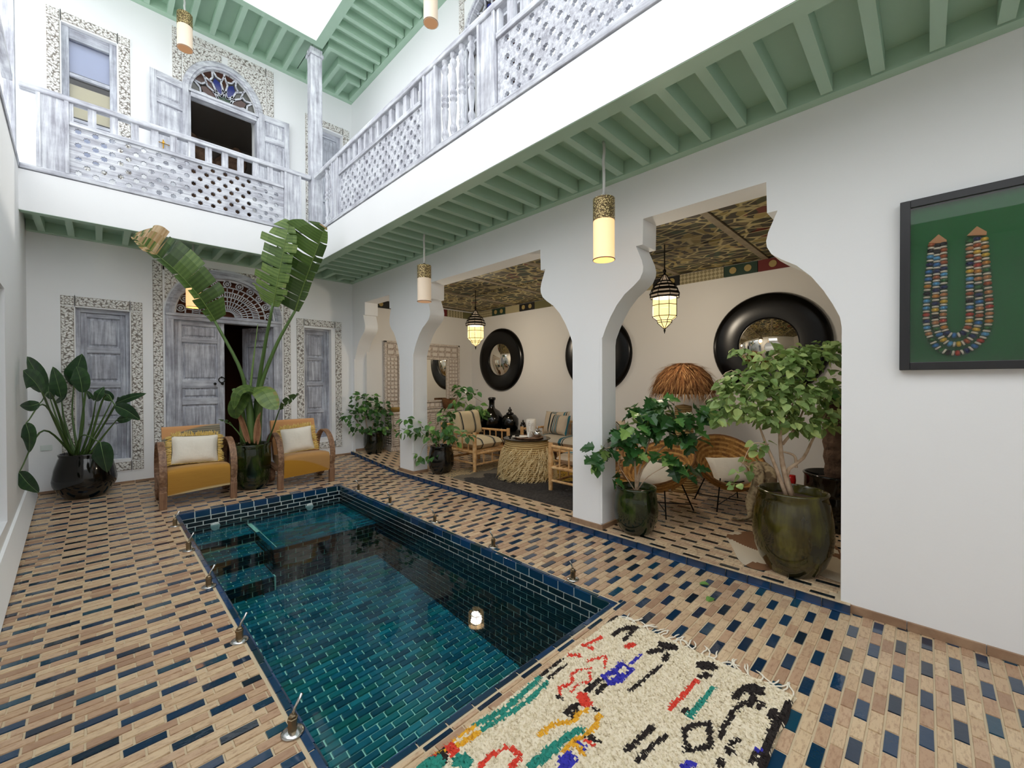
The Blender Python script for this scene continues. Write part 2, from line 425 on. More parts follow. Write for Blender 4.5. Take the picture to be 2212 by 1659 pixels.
# corner beads on the pillars, skirting tiles
for k, (y, s_) in enumerate(((2.212, 1), (5.585, 1), (7.635, 1))):
    b_ = MB(); b_.frustum((XW-0.004, y-0.002, ZG+0.06), (1,0,0), (0,1,0), (0,0,1), 0.012, 0.012, 1.79)
    b_.build('corner_bead', 'plaster', wall_right, bevel=0.004)
sk = []
def skirt(p0, p1, h, nrm, name, base):
    p0, p1 = Vector(p0), Vector(p1); L = (p1-p0).length; d = (p1-p0)/L; nrm = Vector(nrm); s_ = 0; n_ = max(1, round(L/0.33)); st = L/n_
    for i in range(n_):
        a = p0 + d*(i*st+0.002); b2 = p0 + d*((i+1)*st-0.002); mb = MB()
        zc = [base + zf(a.y), base + zf(b2.y)]
        vs = []
        for off in (0.0, 0.016):
            q = nrm*off
            vs += [Vector((a.x,a.y,zc[0]))+q, Vector((b2.x,b2.y,zc[1]))+q, Vector((b2.x,b2.y,zc[1]+h))+q, Vector((a.x,a.y,zc[0]+h))+q]
        mb.add(vs, [(0,1,2,3),(7,6,5,4),(0,4,5,1),(1,5,6,2),(2,6,7,3),(3,7,4,0)])
        o = mb.build('skirting_tile', 'skirting', PAR)
PAR = tag(empty('baseboard_right'), 'row of brown clay skirting tiles at the foot of the arcade wall', kind='structure')
skirt((XW, -1.8, 0), (XW, 0.396, 0), 0.05, (-1,0,0), '', 0)
for (ya, yb) in ((2.212, 2.556), (5.585, 5.99)):
    skirt((XW, ya-0.016, 0), (XW, yb+0.016, 0), 0.045, (-1,0,0), '', ZG)
    skirt((XW-0.016, ya, 0), (XW+0.26, ya, 0), 0.045, (0,-1,0), '', ZG)
    skirt((XW+0.26, yb, 0), (XW-0.016, yb, 0), 0.045, (0,1,0), '', ZG)
skirt((XW, 7.635, 0), (XW+0.25, 7.635, 0), 0.045, (0,-1,0), '', ZG)

# ---- back wall with openings
W1 = (-0.215, 0.315, 0.43, 2.46); W2 = (2.55, 3.02, 0.455, 2.44); DO = (0.76, 2.08, -0.05, 2.43)
U1 = (-0.308, 0.205, 4.30, 6.04); U2o = (0.992, 1.845, 3.80, 5.72); U3 = (2.72, 3.25, 4.30, 6.06)
DOOR_C, DOOR_R = 1.436, 0.755
def rect(a): return [(a[0], a[2]), (a[1], a[2]), (a[1], a[3]), (a[0], a[3])]
holes = [rect(W1), rect(W2), rect(U1), rect(U3),
         [(DO[0], DO[2]), (DO[1], DO[2]), (DO[1], DO[3])] + [(DOOR_C + 0.64*math.cos(math.pi*k/20), 2.50 + 0.60*math.sin(math.pi*k/20)) for k in range(21)] + [(DO[0], DO[3])],
         [(U2o[0], U2o[2]), (U2o[1], U2o[2]), (U2o[1], U2o[3])] + [(1.4185 + 0.42*math.cos(math.pi*k/20), 5.78 + 0.50*math.sin(math.pi*k/20)) for k in range(21)] + [(U2o[0], U2o[3])]]
wb = MB(); wb.prism([(-1.0, -0.2), (-1.0, ZT+0.4), (XW+0.05, ZT+0.4), (XW+0.05, -0.2)], holes, lambda a, b_, d: (a, YB+d, b_), 0.28)
wall_back = wb.build('wall_back', 'plaster', auto=30); tag(wall_back, 'white plaster back wall with a carved door and shuttered windows', kind='structure')
PAR = tag(empty('baseboard_back'), 'thin brown clay skirting tiles along the foot of the back wall', kind='structure')
skirt((left_x(YB), YB, 0), (0.66, YB, 0), 0.03, (0,-1,0), '', 0); skirt((2.2, YB, 0), (XW-0.04, YB, 0), 0.03, (0,-1,0), '', 0)

# ---- left wall, slightly out of square, with a doorway recess towards the camera
lw = MB(); th = 0.3
ld = [(4.55, 0.0), (5.62, 0.0), (5.62, 2.30), (4.55, 2.30)]
outl = [(3.4, -0.2), (3.4, ZR), (YB+0.05, ZR), (YB+0.05, -0.2)]
lw.prism(outl, [[(4.45, 0.35), (5.36, 0.35), (5.36, 2.27), (4.45, 2.27)]], lambda a, b_, d: (left_x(a)-d, a, b_), th)
lw.box(-2.3, left_x(3.4), 3.4, 3.6, -0.2, ZR)
lw.box(-2.3, -2.1, YN-0.2, 3.6, -0.2, ZR)
wall_left = lw.build('wall_left', 'plaster', auto=30); tag(wall_left, 'white plaster wall along the left side of the courtyard', kind='structure')
up = MB(); up.box(-2.3, -2.1, -2.3, YB+0.3, ZR-0.1, 4.85); up.box(-2.3, left_x(5)-0.3, YN-0.2, YB+0.05, ZR-0.25, ZR-0.02)  # wall top lowered to bring more sky light into the courtyard
tag(up.build('wall_upper_left', 'plaster'), 'bright sunlit upper wall behind the left balcony edge', kind='structure')
wf = MB(); wf.box(-2.3, XG+0.2, YN-0.25, YN-0.05, -0.2, 3.35)  # out of view, top kept low so sky light reaches the back wall
tag(wf.build('unseen_wall_front', 'plaster'), 'unseen white plaster wall behind the viewer, kept low to let in sky light', kind='structure')
# plaster kerb at the foot of the left wall
kb = MB(); kb.prism([(0,0),(0.075,0),(0.02,0.19),(0,0.19)], [], lambda a, b_, d: (left_x(3.4+d)+a, 3.4+d, b_+zf(3.4+d)), YB-3.4)
tag(kb.build('baseboard_left', 'plaster'), 'white sloping plaster kerb at the foot of the left wall', kind='structure')
sh = MB(); sh.box(left_x(5)-0.28, left_x(5)-0.25, 4.45, 5.4, 0.3, 2.4)
d_l = sh.build('window_6', 'washdoor_z'); tag(d_l, 'recessed shutter in the left wall beside the frame edge', kind='structure')

# ---- gallery shell
g = MB(); g.box(XG, XG+0.2, YN, YG+0.3, -0.2, 3.35)
tag(g.build('wall_gallery', 'plaster_warm'), 'off-white gallery wall hung with round black mirrors', kind='structure')
g = MB(); g.box(XW+0.2, XG+0.2, YG, YG+0.2, -0.2, 3.35)
tag(g.build('wall_gallery_end', 'plaster_warm'), 'off-white end wall of the gallery behind the carved mirror', kind='structure')
g = MB(); g.box(XW+0.2, XG+0.2, -1.2, -1.0, -0.2, 3.35)
tag(g.build('wall_gallery_near', 'plaster_warm'), 'near end wall of the gallery', kind='structure')
PAR = tag(empty('baseboard_gallery'), 'brown clay skirting tiles along the gallery wall', kind='structure')
skirt((XG, -0.9, 0), (XG, YG, 0), 0.06, (-1,0,0), '', ZG)
# painted gallery ceiling
n = NT('painted_ceiling'); n.set(Roughness=0.6); v = n.wcoord((1.0, 1.0, 1.0))
vo = n.node('ShaderNodeTexVoronoi', feature='DISTANCE_TO_EDGE'); vo.inputs['Scale'].default_value = 5.5; n.link(n.wcoord((1.4, 0.8, 1)), vo.inputs['Vector'])
wv = n.node('ShaderNodeTexWave', wave_type='RINGS'); wv.inputs['Scale'].default_value = 3.2; wv.inputs['Distortion'].default_value = 9; wv.inputs['Detail'].default_value = 3; n.link(v, wv.inputs['Vector'])
vc = n.node('ShaderNodeTexVoronoi', feature='F1'); vc.inputs['Scale'].default_value = 5.5; n.link(n.wcoord((1.4, 0.8, 1)), vc.inputs['Vector'])
sep = n.node('ShaderNodeSeparateColor'); n.link(vc.outputs['Color'], sep.inputs[0])
cell = n.ramp(sep.outputs[0], [(0.0, '#4a4a2c'), (0.3, '#8a7a42'), (0.5, '#6b5f40'), (0.68, '#2f4432'), (0.82, '#a18f58'), (0.95, '#6e3324')], 'CONSTANT')
c = n.mix(n.ramp(wv.outputs['Fac'], [(0.40, (0,0,0)), (0.5, (1,1,1))]), cell, '#3a3322')
c = n.mix(n.ramp(vo.outputs['Distance'], [(0.03, (1,1,1)), (0.07, (0,0,0))]), c, '#b5a778')
n.color(c)
simple('batten', '#9c8f78', 0.7, col2='#857963')
ce = MB(); ce.box(XW+0.2, XG+0.05, -1.1, YG+0.05, 3.10, 3.2); ceil_g = ce.build('ceiling_gallery', 'painted_ceiling')
tag(ceil_g, 'dark gallery ceiling of painted wooden panels', kind='structure')
ys = [0.35, 1.5, 2.65, 3.8, 4.95, 6.1, 7.25]
for a, b_ in zip(ys[:-1], ys[1:]):
    for x0, x1 in ((XW+0.26, 4.95), (4.99, XG)):
        p = MB(); p.box(x0, x1, a+0.04, b_-0.04, 3.085, 3.10); p.build('ceiling_panel', 'painted_ceiling', ceil_g)
for a in ys:
    p = MB(); p.box(XW+0.25, XG, a-0.035, a+0.035, 3.07, 3.10); p.build('ceiling_batten', 'batten', ceil_g)
for nm, cc in (('bd_red', '#6b1f1c'), ('bd_green', '#1f3a2c'), ('bd_cream', '#b3a884'), ('bd_olive', '#6e6a44'), ('bd_black', '#161616'), ('bd_gold', '#a8935c')): simple(nm, cc, 0.6, bump=0.05)
n = NT('bd_check'); n.set(Roughness=0.6); ck = n.node('ShaderNodeTexChecker'); ck.inputs['Scale'].default_value = 26; ck.inputs['Color1'].default_value = srgb('#b9ae8c'); ck.inputs['Color2'].default_value = srgb('#8a8060')
n.link(n.coord('Object', (1,1,1), (0.785, 0, 0)), ck.inputs['Vector']); n.color(ck.outputs['Color'])
brd = tag(empty('trim_1'), 'painted wooden border of coloured panels at the top of the gallery walls', kind='structure')
seq = ['bd_check', 'bd_red', 'bd_green', 'bd_check', 'bd_black', 'bd_cream', 'bd_green', 'bd_red', 'bd_check', 'bd_olive', 'bd_black', 'bd_cream', 'bd_green', 'bd_check', 'bd_black', 'bd_cream']
y = 0.35; k = 0
while y < YG-0.05:
    y1 = min(YG-0.02, y + (0.62 if seq[k % 16] in ('bd_check', 'bd_red') else 0.42))
    p = MB(); p.box(XG-0.03, XG, y+0.004, y1-0.004, 2.925, 3.07); pp = p.build('border_panel', seq[k % 16], brd)
    if seq[k % 16] in ('bd_red', 'bd_green', 'bd_black'):
        for q in (0.28, 0.72):
            d = MB(); cy_ = y + (y1-y)*q; d.tube([(XG-0.036, cy_, 2.997), (XG-0.029, cy_, 2.997)], 0.045, 16); d.build('painted_rosette', 'bd_gold', pp)
    y = y1; k += 1
x = XW+0.26; k = 4
while x < XG-0.05:
    x1 = min(XG-0.03, x+0.45)
    p = MB(); p.box(x+0.004, x1-0.004, YG-0.03, YG, 2.925, 3.07); pp = p.build('border_panel', seq[k % 16], brd)
    if seq[k % 16] in ('bd_red', 'bd_green', 'bd_black'):
        d = MB(); d.tube([((x+x1)/2, YG-0.036, 2.997), ((x+x1)/2, YG-0.029, 2.997)], 0.045, 16); d.build('painted_rosette', 'bd_gold', pp)
    x = x1; k += 1

# ---- balcony slabs, fascias and green joists; the same for the roof overhang
def deck(prefix, z0, xf, yf, xl, fascia, zt, label, labelf):
    f = MB(); ye = -2.2
    f.box(xf+0.05, XW, ye, YB, z0+0.13, zt); f.box(xl, xf+0.05, yf+0.05, YB, z0+0.13, zt)
    f.box(xf, xf+0.05, ye, yf, z0+0.0, fascia); f.box(xl, xf+0.05, yf, yf+0.05, z0, fascia)
    tag(f.build(prefix + '_slab', 'plaster'), labelf, kind='structure')
    e = tag(empty('ceiling_' + prefix), label, kind='structure')
    def J(nm, *a):
        b_ = MB(); b_.box(*a); b_.build(nm, 'green_paint', e)
    zb_, zr = z0-0.004, z0+0.125
    J('soffit_board', xf+0.04, XW-0.001, ye, YB-0.001, zr-0.004, zr+0.004); J('soffit_board', xl, xf+0.05, yf+0.04, YB-0.001, zr-0.004, zr+0.004)
    J('edge_beam', xf+0.004, xf+0.13, ye, yf+0.004, zb_, zr); J('edge_beam', xl, xf+0.13, yf+0.004, yf+0.10, zb_, zr)
    J('wall_beam', XW-0.085, XW-0.001, ye, YB-0.1, zb_, zr); J('wall_beam', xl, XW-0.001, YB-0.09, YB-0.001, zb_, zr)
    pitch_, jw = 0.2475, 0.062
    y = 0.186 - 9*pitch_
    while y < yf-0.02:
        J('joist', xf+0.12, XW-0.10, y, y+jw, zb_+0.004, zr); y += pitch_
    # mitred corner: nested L shaped joists
    n_ = 0; yy = y; xx = xf + 0.18
    while yy < YB-0.25 and xx < XW-0.25:
        J('joist', xx, XW-0.10, yy, yy+jw, zb_+0.004, zr); J('joist', xx, xx+jw, yy+jw, YB-0.08, zb_+0.004, zr); yy += pitch_; xx += pitch_
    x = xf - 0.13
    while x > xl+0.1:
        J('joist', x-jw, x, yf+0.09, YB-0.08, zb_+0.004, zr); x -= pitch_
    return e
deck('balcony', ZS, XF, YF, left_x(YF)-0.02, ZR-0.01, 3.70, 'green painted joists under the balcony walkway', 'white plaster balcony edge running along two sides of the courtyard')
deck('roof', ZT, 2.40, 6.64, -0.75, ZT+0.30, ZT+0.3, 'green painted joists under the roof overhang above the balcony', 'flat roof slab above the balcony')
# ---- pool
PZ = -0.19
def pfloor(y): return -0.66 - 0.25*(4.8-y)/3.3
pb = MB(); e = 0.012
pb.box(XP0-0.1, XP0, YP0-0.1, YP1+0.1, -1.1, -0.009); pb.box(XP1, XP1+0.1, YP0-0.1, YP1+0.1, -1.1, -0.009)
pb.box(XP0, XP1, YP1, YP1+0.1, -1.1, -0.009); pb.box(XP0, XP1, YP0-0.1, YP0, -1.1, -0.009)
bas = pb.build('pool_basin', 'wall_grout'); tag(bas, 'sunken rectangular pool lined with dark teal glazed bricks', kind='structure')
pf = MB(); pf.add([(XP0, YP0, pfloor(YP0)-e), (XP1, YP0, pfloor(YP0)-e), (XP1, YP1, pfloor(YP1)-e), (XP0, YP1, pfloor(YP1)-e)], [(0,1,2,3)]); pf.build('floor_bed', 'pool_grout', bas, fix=False)
BX, BY = 1.27, 4.82
st = MB(); st.box(BX+e, XP1, BY+e, YP1, -1, -0.26-e); st.box(XP0, BX+e, 5.52+e, YP1, -1, -0.26-e); st.box(XP0, BX+e, 5.15+e, 5.52+e, -1, -0.37-e); st.box(XP0, BX+e, 4.75+e, 5.15+e, -1, -0.51-e)
st.build('step_core', 'pool_grout', bas)
def brick(TT, name, mat, A0, A1, B0, B1, tl=0.15, tw=0.05, off=0.0, tint=None):
    j = 0; b_ = B1
    while b_ > B0+0.012:
        b0 = max(B0, b_-tw); a = A0 - (off + (tl/2 if j % 2 else 0)) % tl
        while a < A1-0.012:
            a0, a1 = max(a, A0), min(a+tl, A1)
            if a1-a0 > 0.015: TT.put(name, mat, (a0, a1, b0, b_))
            a += tl
        b_ -= tw; j += 1
T = Tiles(bas, (0, 0, 0), (1,0,0), (0,1,0), (0,0,1)); k_ = 0.25/3.3
class Slope(Tiles):
    def pt(s, a, b, h): return Vector((a, b, pfloor(b)+h))
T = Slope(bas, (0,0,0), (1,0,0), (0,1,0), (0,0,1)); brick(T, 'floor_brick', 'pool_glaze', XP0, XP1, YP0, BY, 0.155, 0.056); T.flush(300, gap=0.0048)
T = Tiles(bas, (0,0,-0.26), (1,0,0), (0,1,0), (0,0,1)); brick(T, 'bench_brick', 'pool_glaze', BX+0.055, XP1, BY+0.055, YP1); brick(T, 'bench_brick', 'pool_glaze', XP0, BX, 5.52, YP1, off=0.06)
for i in range(8): T.put('edge_tile', 'pool_glaze', (BX+i*0.145, min(BX+i*0.145+0.145, XP1), BY, BY+0.05), 0.3)
for i in range(5): T.put('edge_tile', 'pool_glaze', (BX, BX+0.05, BY+0.05+i*0.145, min(BY+0.05+(i+1)*0.145, 5.52)), 0.3)
T.flush(300, gap=0.0035)
for z_, y0, y1 in ((-0.37, 5.15, 5.52), (-0.51, 4.75, 5.15)):
    T = Tiles(bas, (0,0,z_), (1,0,0), (0,1,0), (0,0,1)); brick(T, 'step_brick', 'pool_glaze', XP0, BX, y0, y1); T.flush(300, gap=0.0035)
# upright faces
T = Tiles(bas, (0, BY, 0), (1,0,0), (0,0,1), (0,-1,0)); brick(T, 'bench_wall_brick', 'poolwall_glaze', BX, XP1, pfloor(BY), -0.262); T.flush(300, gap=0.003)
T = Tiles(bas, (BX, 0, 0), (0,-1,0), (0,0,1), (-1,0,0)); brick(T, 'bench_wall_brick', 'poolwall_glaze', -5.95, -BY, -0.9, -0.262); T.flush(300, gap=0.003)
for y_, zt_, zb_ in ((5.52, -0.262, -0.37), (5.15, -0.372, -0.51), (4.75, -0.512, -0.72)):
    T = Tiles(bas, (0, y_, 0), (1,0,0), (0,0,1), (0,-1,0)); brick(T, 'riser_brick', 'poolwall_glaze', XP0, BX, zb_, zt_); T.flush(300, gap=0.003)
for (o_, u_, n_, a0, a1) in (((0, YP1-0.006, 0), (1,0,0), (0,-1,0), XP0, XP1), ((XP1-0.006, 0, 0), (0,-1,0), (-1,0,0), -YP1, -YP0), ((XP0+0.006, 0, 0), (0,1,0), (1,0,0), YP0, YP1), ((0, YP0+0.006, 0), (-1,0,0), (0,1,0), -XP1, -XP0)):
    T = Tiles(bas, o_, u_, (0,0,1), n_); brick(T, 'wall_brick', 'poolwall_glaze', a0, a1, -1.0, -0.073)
    a = a0
    while a < a1-0.01: T.put('coping_tile', 'coping_glaze', (a, min(a+0.148, a1), -0.073, 0.0)); a += 0.148
    T.flush(300, gap=0.003)
# coping rim, top faces of the border tiles
T = Tiles(bas, (0,0,0.0), (1,0,0), (0,1,0), (0,0,1))
y = YP0-0.035
while y < YP1+0.03:
    for x0 in (XP0-0.035, XP1): T.put('rim_tile', 'coping_glaze', (x0, x0+0.035, y, min(y+0.148, YP1+0.035)))
    y += 0.148
x = XP0
while x < XP1:
    for y0 in (YP0-0.035, YP1): T.put('rim_tile', 'coping_glaze', (x, min(x+0.148, XP1), y0, y0+0.035))
    x += 0.148
T.flush(300, gap=0.0015)
wt = MB(); wt.add([(XP0, YP0, PZ), (XP1, YP0, PZ), (XP1, YP1, PZ), (XP0, YP1, PZ)], [(0,1,2,3)])
tag(wt.build('pool_water', 'water', fix=False), 'clear still water filling the tiled pool', 'water', kind='stuff')
# ================================================================ DOORS, WINDOWS, CARVED TRIM, BALUSTRADES
def mpB(a, b_, d): return (a, YB+d, b_)
def mpR(a, b_, d): return (XW+d, a, b_)
def boxm(mb, mp, a0, a1, b0, b1, d0, d1, t=0.5):
    vs = [mp(a0,b0,d0), mp(a1,b0,d0), mp(a1,b1,d0), mp(a0,b1,d0), mp(a0,b0,d1), mp(a1,b0,d1), mp(a1,b1,d1), mp(a0,b1,d1)]
    mb.add(vs, [(0,1,2,3),(7,6,5,4),(0,4,5,1),(1,5,6,2),(2,6,7,3),(3,7,4,0)], t); return mb
def bx(name, mat, parent, mp, *a, bevel=0):
    return boxm(MB(), mp, *a).build(name, mat, parent, bevel=bevel)

def carve_fn(x, y, seed):
    k = 2*math.pi/0.052
    xx = x + 0.011*np.sin(k*0.55*y + seed) + 0.006*np.sin(k*1.3*y + 2*seed); yy = y + 0.011*np.sin(k*0.5*x + 1.7*seed)
    a = np.sin(k*xx) + np.sin(k*yy + seed) + 0.8*np.sin(k*0.72*(xx+yy)) + 0.6*np.sin(k*0.5*(xx-yy) + 3*seed)
    return np.clip((np.abs(a) - 0.42)/0.42, 0, 1)
def rosette_fn(x, y, r):
    rr = np.hypot(x, y)/r; th_ = np.arctan2(y, x)
    a = np.sin(rr*9.0) + 0.9*np.cos(8*th_)*np.clip(rr*1.4, 0, 1)
    return np.clip((np.abs(a) - 0.25)/0.35, 0, 1)
def carved(name, parent, mp, a0, a1, b0, b1, seed=0.0, ros=False, res=0.0056, keep=None, edge=0.011, dep=0.011):
    na, nb = max(4, int((a1-a0)/res)), max(4, int((b1-b0)/res))
    A = np.linspace(a0, a1, na+1); Bq = np.linspace(b0, b1, nb+1); GA, GB = np.meshgrid(A, Bq, indexing='ij')
    if ros: h = rosette_fn(GA-(a0+a1)/2, GB-(b0+b1)/2, (a1-a0)/2)
    else: h = carve_fn(GA, GB, seed)
    ed = np.minimum(np.minimum(GA-a0, a1-GA), np.minimum(GB-b0, b1-GB))
    h = np.where(ed < edge*0.45, 1.0, np.where(ed < edge, 0.0, h))
    d = -(0.003 + dep*h)
    rim = (ed < 1e-9)
    d = np.where(rim, 0.0, d)
    V = nb+1
    pts = [mp(GA[i, j], GB[i, j], d[i, j]) for i in range(na+1) for j in range(nb+1)]
    fs = []; ts = []
    for i in range(na):
        for j in range(nb):
            if keep and not keep((A[i]+A[i+1])/2, (Bq[j]+Bq[j+1])/2): continue
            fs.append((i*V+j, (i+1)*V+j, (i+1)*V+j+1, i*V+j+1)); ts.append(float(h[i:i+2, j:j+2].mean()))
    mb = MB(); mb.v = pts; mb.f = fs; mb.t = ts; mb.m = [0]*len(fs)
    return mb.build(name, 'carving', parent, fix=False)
def carved_frame(tname, label, mp, a0, a1, b0, b1, w_, bottom=True, seed=0.0):
    e = tag(empty(tname), label, kind='structure')
    # plaster backing strips slightly proud of the wall
    for q in ((a0-0.012, a0+w_+0.008, b0-0.012 if bottom else b0, b1+0.012), (a1-w_-0.008, a1+0.012, b0-0.012 if bottom else b0, b1+0.012), (a0+w_, a1-w_, b1-w_-0.008, b1+0.012)) + (((a0+w_, a1-w_, b0-0.012, b0+w_+0.008),) if bottom else ()):
        bx('backing', 'plaster', e, mp, q[0], q[1], q[2], q[3], -0.004, 0.01)
    zb_ = b0 + (w_ if bottom else 0)
    mp2 = lambda a, b_, d: mp(a, b_, d-0.003)
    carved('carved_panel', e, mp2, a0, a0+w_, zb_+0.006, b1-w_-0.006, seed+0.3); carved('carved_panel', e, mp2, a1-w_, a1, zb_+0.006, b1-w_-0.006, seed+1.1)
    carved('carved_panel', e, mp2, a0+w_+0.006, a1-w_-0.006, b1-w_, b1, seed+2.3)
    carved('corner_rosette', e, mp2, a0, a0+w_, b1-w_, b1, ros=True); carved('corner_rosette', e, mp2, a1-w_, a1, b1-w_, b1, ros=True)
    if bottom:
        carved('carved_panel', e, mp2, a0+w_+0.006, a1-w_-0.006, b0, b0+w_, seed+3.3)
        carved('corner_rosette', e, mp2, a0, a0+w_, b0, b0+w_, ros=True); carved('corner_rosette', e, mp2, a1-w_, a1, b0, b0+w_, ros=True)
    return e
def leaf(parent, mp, w_, h_, panels, mat='washdoor', th=0.045, stile=0.07, side=None):
    """panelled wooden leaf: local a 0..w, b 0..h, front face at d = 0; panels = [(b0, b1)], split in columns"""
    def inner(): return stile, w_-stile
    i0, i1 = inner()
    bx('stile', mat + '_z', parent, mp, 0, i0, 0, h_, 0, th, bevel=0.004); bx('stile', mat + '_z', parent, mp, i1, w_, 0, h_, 0, th, bevel=0.004)
    prev = 0
    ax = 'x'
    for (b0, b1) in panels + [(h_, h_)]:
        if b0-prev > 0.005: bx('rail', mat + '_' + ax, parent, mp, i0, i1, prev, b0, 0.002, th, bevel=0.004)
        prev = b1
    for (b0, b1) in panels:
        p = bx('panel', mat + '_z', parent, mp, i0-0.005, i1+0.005, b0-0.005, b1+0.005, 0.028, th-0.004)
        m_ = 0.035
        q = MB(); mo, mi = 0.02, 0.042
        vs = [mp(i0+mo,b0+mo,0.028), mp(i1-mo,b0+mo,0.028), mp(i1-mo,b1-mo,0.028), mp(i0+mo,b1-mo,0.028), mp(i0+mi,b0+mi,0.010), mp(i1-mi,b0+mi,0.010), mp(i1-mi,b1-mi,0.010), mp(i0+mi,b1-mi,0.010)]
        if b1-b0 > 0.09: q.add(vs, [(4,5,6,7),(0,1,5,4),(1,2,6,5),(2,3,7,6),(3,0,4,7)]); q.build('raised_field', mat + '_z', p, fix=True)
def ring_knocker(parent, mp, a, b_, r=0.04):
    c = Vector(mp(a, b_, -0.015)); u = (Vector(mp(a+1, b_, 0))-Vector(mp(a, b_, 0))); mb = MB()
    mb.tube([c + u*math.cos(k*math.pi/10)*r + Vector((0,0,1))*math.sin(k*math.pi/10)*r for k in range(20)], 0.007, 6, closed=True)
    o = mb.build('ring_knocker', 'iron', parent, smooth=True)
    q = MB(); q.tube([mp(a, b_+r, 0.0), mp(a, b_+r, -0.025)], [0.016, 0.01], 10); q.build('boss', 'iron', o)
def knob(parent, mp, a, b_):
    mb = MB(); mb.tube([mp(a,b_,0.002), mp(a,b_,-0.015), mp(a,b_,-0.02), mp(a,b_,-0.04), mp(a,b_,-0.048)], [0.008,0.008,0.018,0.02,0.008], 10); mb.build('knob', 'iron', parent, smooth=True)
def room(name, label, mp, a0, a1, b0, b1, d0, d1, mat):
    mb = MB(); e_ = 0.04
    boxm(mb, mp, a0, a1, b0, b1, d1, d1+e_); boxm(mb, mp, a0-e_, a0, b0, b1, d0, d1+e_); boxm(mb, mp, a1, a1+e_, b0, b1, d0, d1+e_); boxm(mb, mp, a0-e_, a1+e_, b1, b1+e_, d0, d1+e_); boxm(mb, mp, a0-e_, a1+e_, b0-e_, b0, d0, d1+e_)
    return tag(mb.build(name, mat), label, kind='structure')

# ---- ground floor: two shuttered windows
def shuttered(nm, lab, a0, a1, b0, b1, rails, depth=0.10, lip=0.05):
    e = tag(empty(nm), lab, kind='structure')
    bx('frame', 'washdoor_z', e, mpB, a0, a0+lip, b0, b1, depth-0.02, depth+0.08, bevel=0.004); bx('frame', 'washdoor_z', e, mpB, a1-lip, a1, b0, b1, depth-0.02, depth+0.08, bevel=0.004)
    bx('frame', 'washdoor_x', e, mpB, a0+lip, a1-lip, b1-lip, b1, depth-0.02, depth+0.08, bevel=0.004); bx('sill', 'plaster', e, mpB, a0, a1, b0-0.01, b0+0.015, -0.002, depth)
    w_, h_ = a1-a0-2*lip, b1-b0-lip
    mp2 = lambda a, b_, d: mpB(a0+lip+a, b0+b_, depth+0.012+d)
    leaf(e, mp2, w_, h_, rails, stile=0.055)
    bx('backing', 'dark_room', e, mpB, a0, a1, b0, b1, 0.24, 0.26)
    return e
shuttered('window_1', 'tall grey-washed shutter of four panels left of the door, behind the strelitzia', *W1, [(0.04, 0.51), (0.58, 0.99), (1.07, 1.45), (1.53, 1.92)])
shuttered('window_2', 'narrow grey-washed shutter of four panels right of the door', *W2, [(0.04, 0.47), (0.53, 0.96), (1.02, 1.42), (1.48, 1.88)], depth=0.13, lip=0.035)
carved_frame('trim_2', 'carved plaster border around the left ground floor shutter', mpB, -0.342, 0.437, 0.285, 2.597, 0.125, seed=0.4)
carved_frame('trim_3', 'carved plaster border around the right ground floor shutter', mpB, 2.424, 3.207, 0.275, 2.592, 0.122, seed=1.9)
# ---- great door
tr4 = tag(empty('trim_4'), 'tall carved plaster border around the arched double door', kind='structure')
mp2 = lambda a, b_, d: mpB(a, b_, d-0.003)
for q in ((0.53, 0.665, 0.2, 3.24), (2.21, 2.345, 0.2, 3.24), (0.665, 2.21, 3.10, 3.24)): bx('backing', 'plaster', tr4, mpB, q[0]-0.01, q[1]+0.01, q[2], q[3]+0.01, -0.004, 0.01)
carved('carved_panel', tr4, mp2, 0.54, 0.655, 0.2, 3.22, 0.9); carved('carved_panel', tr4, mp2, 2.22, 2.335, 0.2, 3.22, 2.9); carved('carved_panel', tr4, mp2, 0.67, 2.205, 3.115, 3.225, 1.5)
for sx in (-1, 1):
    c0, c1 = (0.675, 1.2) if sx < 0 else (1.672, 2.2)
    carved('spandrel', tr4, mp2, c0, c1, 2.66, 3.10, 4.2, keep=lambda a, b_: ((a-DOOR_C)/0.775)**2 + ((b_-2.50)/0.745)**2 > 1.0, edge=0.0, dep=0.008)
dr = tag(empty('door_1', (0, 0, 0)), 'arched grey-washed double door with pierced fanlight, right leaf ajar', kind='structure')
# outer wooden frame: posts, arch band, lintel
for (a0, a1) in ((0.675, 0.775), (2.065, 2.195)): bx('door_post', 'washdoor_z', dr, mpB, a0, a1, 0.08, 2.47, -0.03, 0.12, bevel=0.006)
def arc_band(name, mat, parent, mp, cx, cz, r0x, r0z, r1x, r1z, d0, d1, n_=28, a0=0, a1=math.pi):
    mb = MB()
    for k in range(n_):
        t0, t1 = a0+(a1-a0)*k/n_, a0+(a1-a0)*(k+1)/n_
        q = [(cx+r0x*math.cos(t0), cz+r0z*math.sin(t0)), (cx+r1x*math.cos(t0), cz+r1z*math.sin(t0)), (cx+r1x*math.cos(t1), cz+r1z*math.sin(t1)), (cx+r0x*math.cos(t1), cz+r0z*math.sin(t1))]
        vs = [mp(*p, d0) for p in q] + [mp(*p, d1) for p in q]
        mb.add(vs, [(0,1,2,3),(7,6,5,4),(0,4,5,1),(1,5,6,2),(2,6,7,3),(3,7,4,0)])
    return mb.build(name, mat, parent)
arc_band('arch_frame', 'washdoor_x', dr, mpB, DOOR_C, 2.47, 0.66, 0.62, 0.762, 0.75, -0.03, 0.10)
arc_band('arch_moulding', 'washdoor_x', dr, mpB, DOOR_C, 2.47, 0.695, 0.665, 0.725, 0.70, -0.045, -0.02)
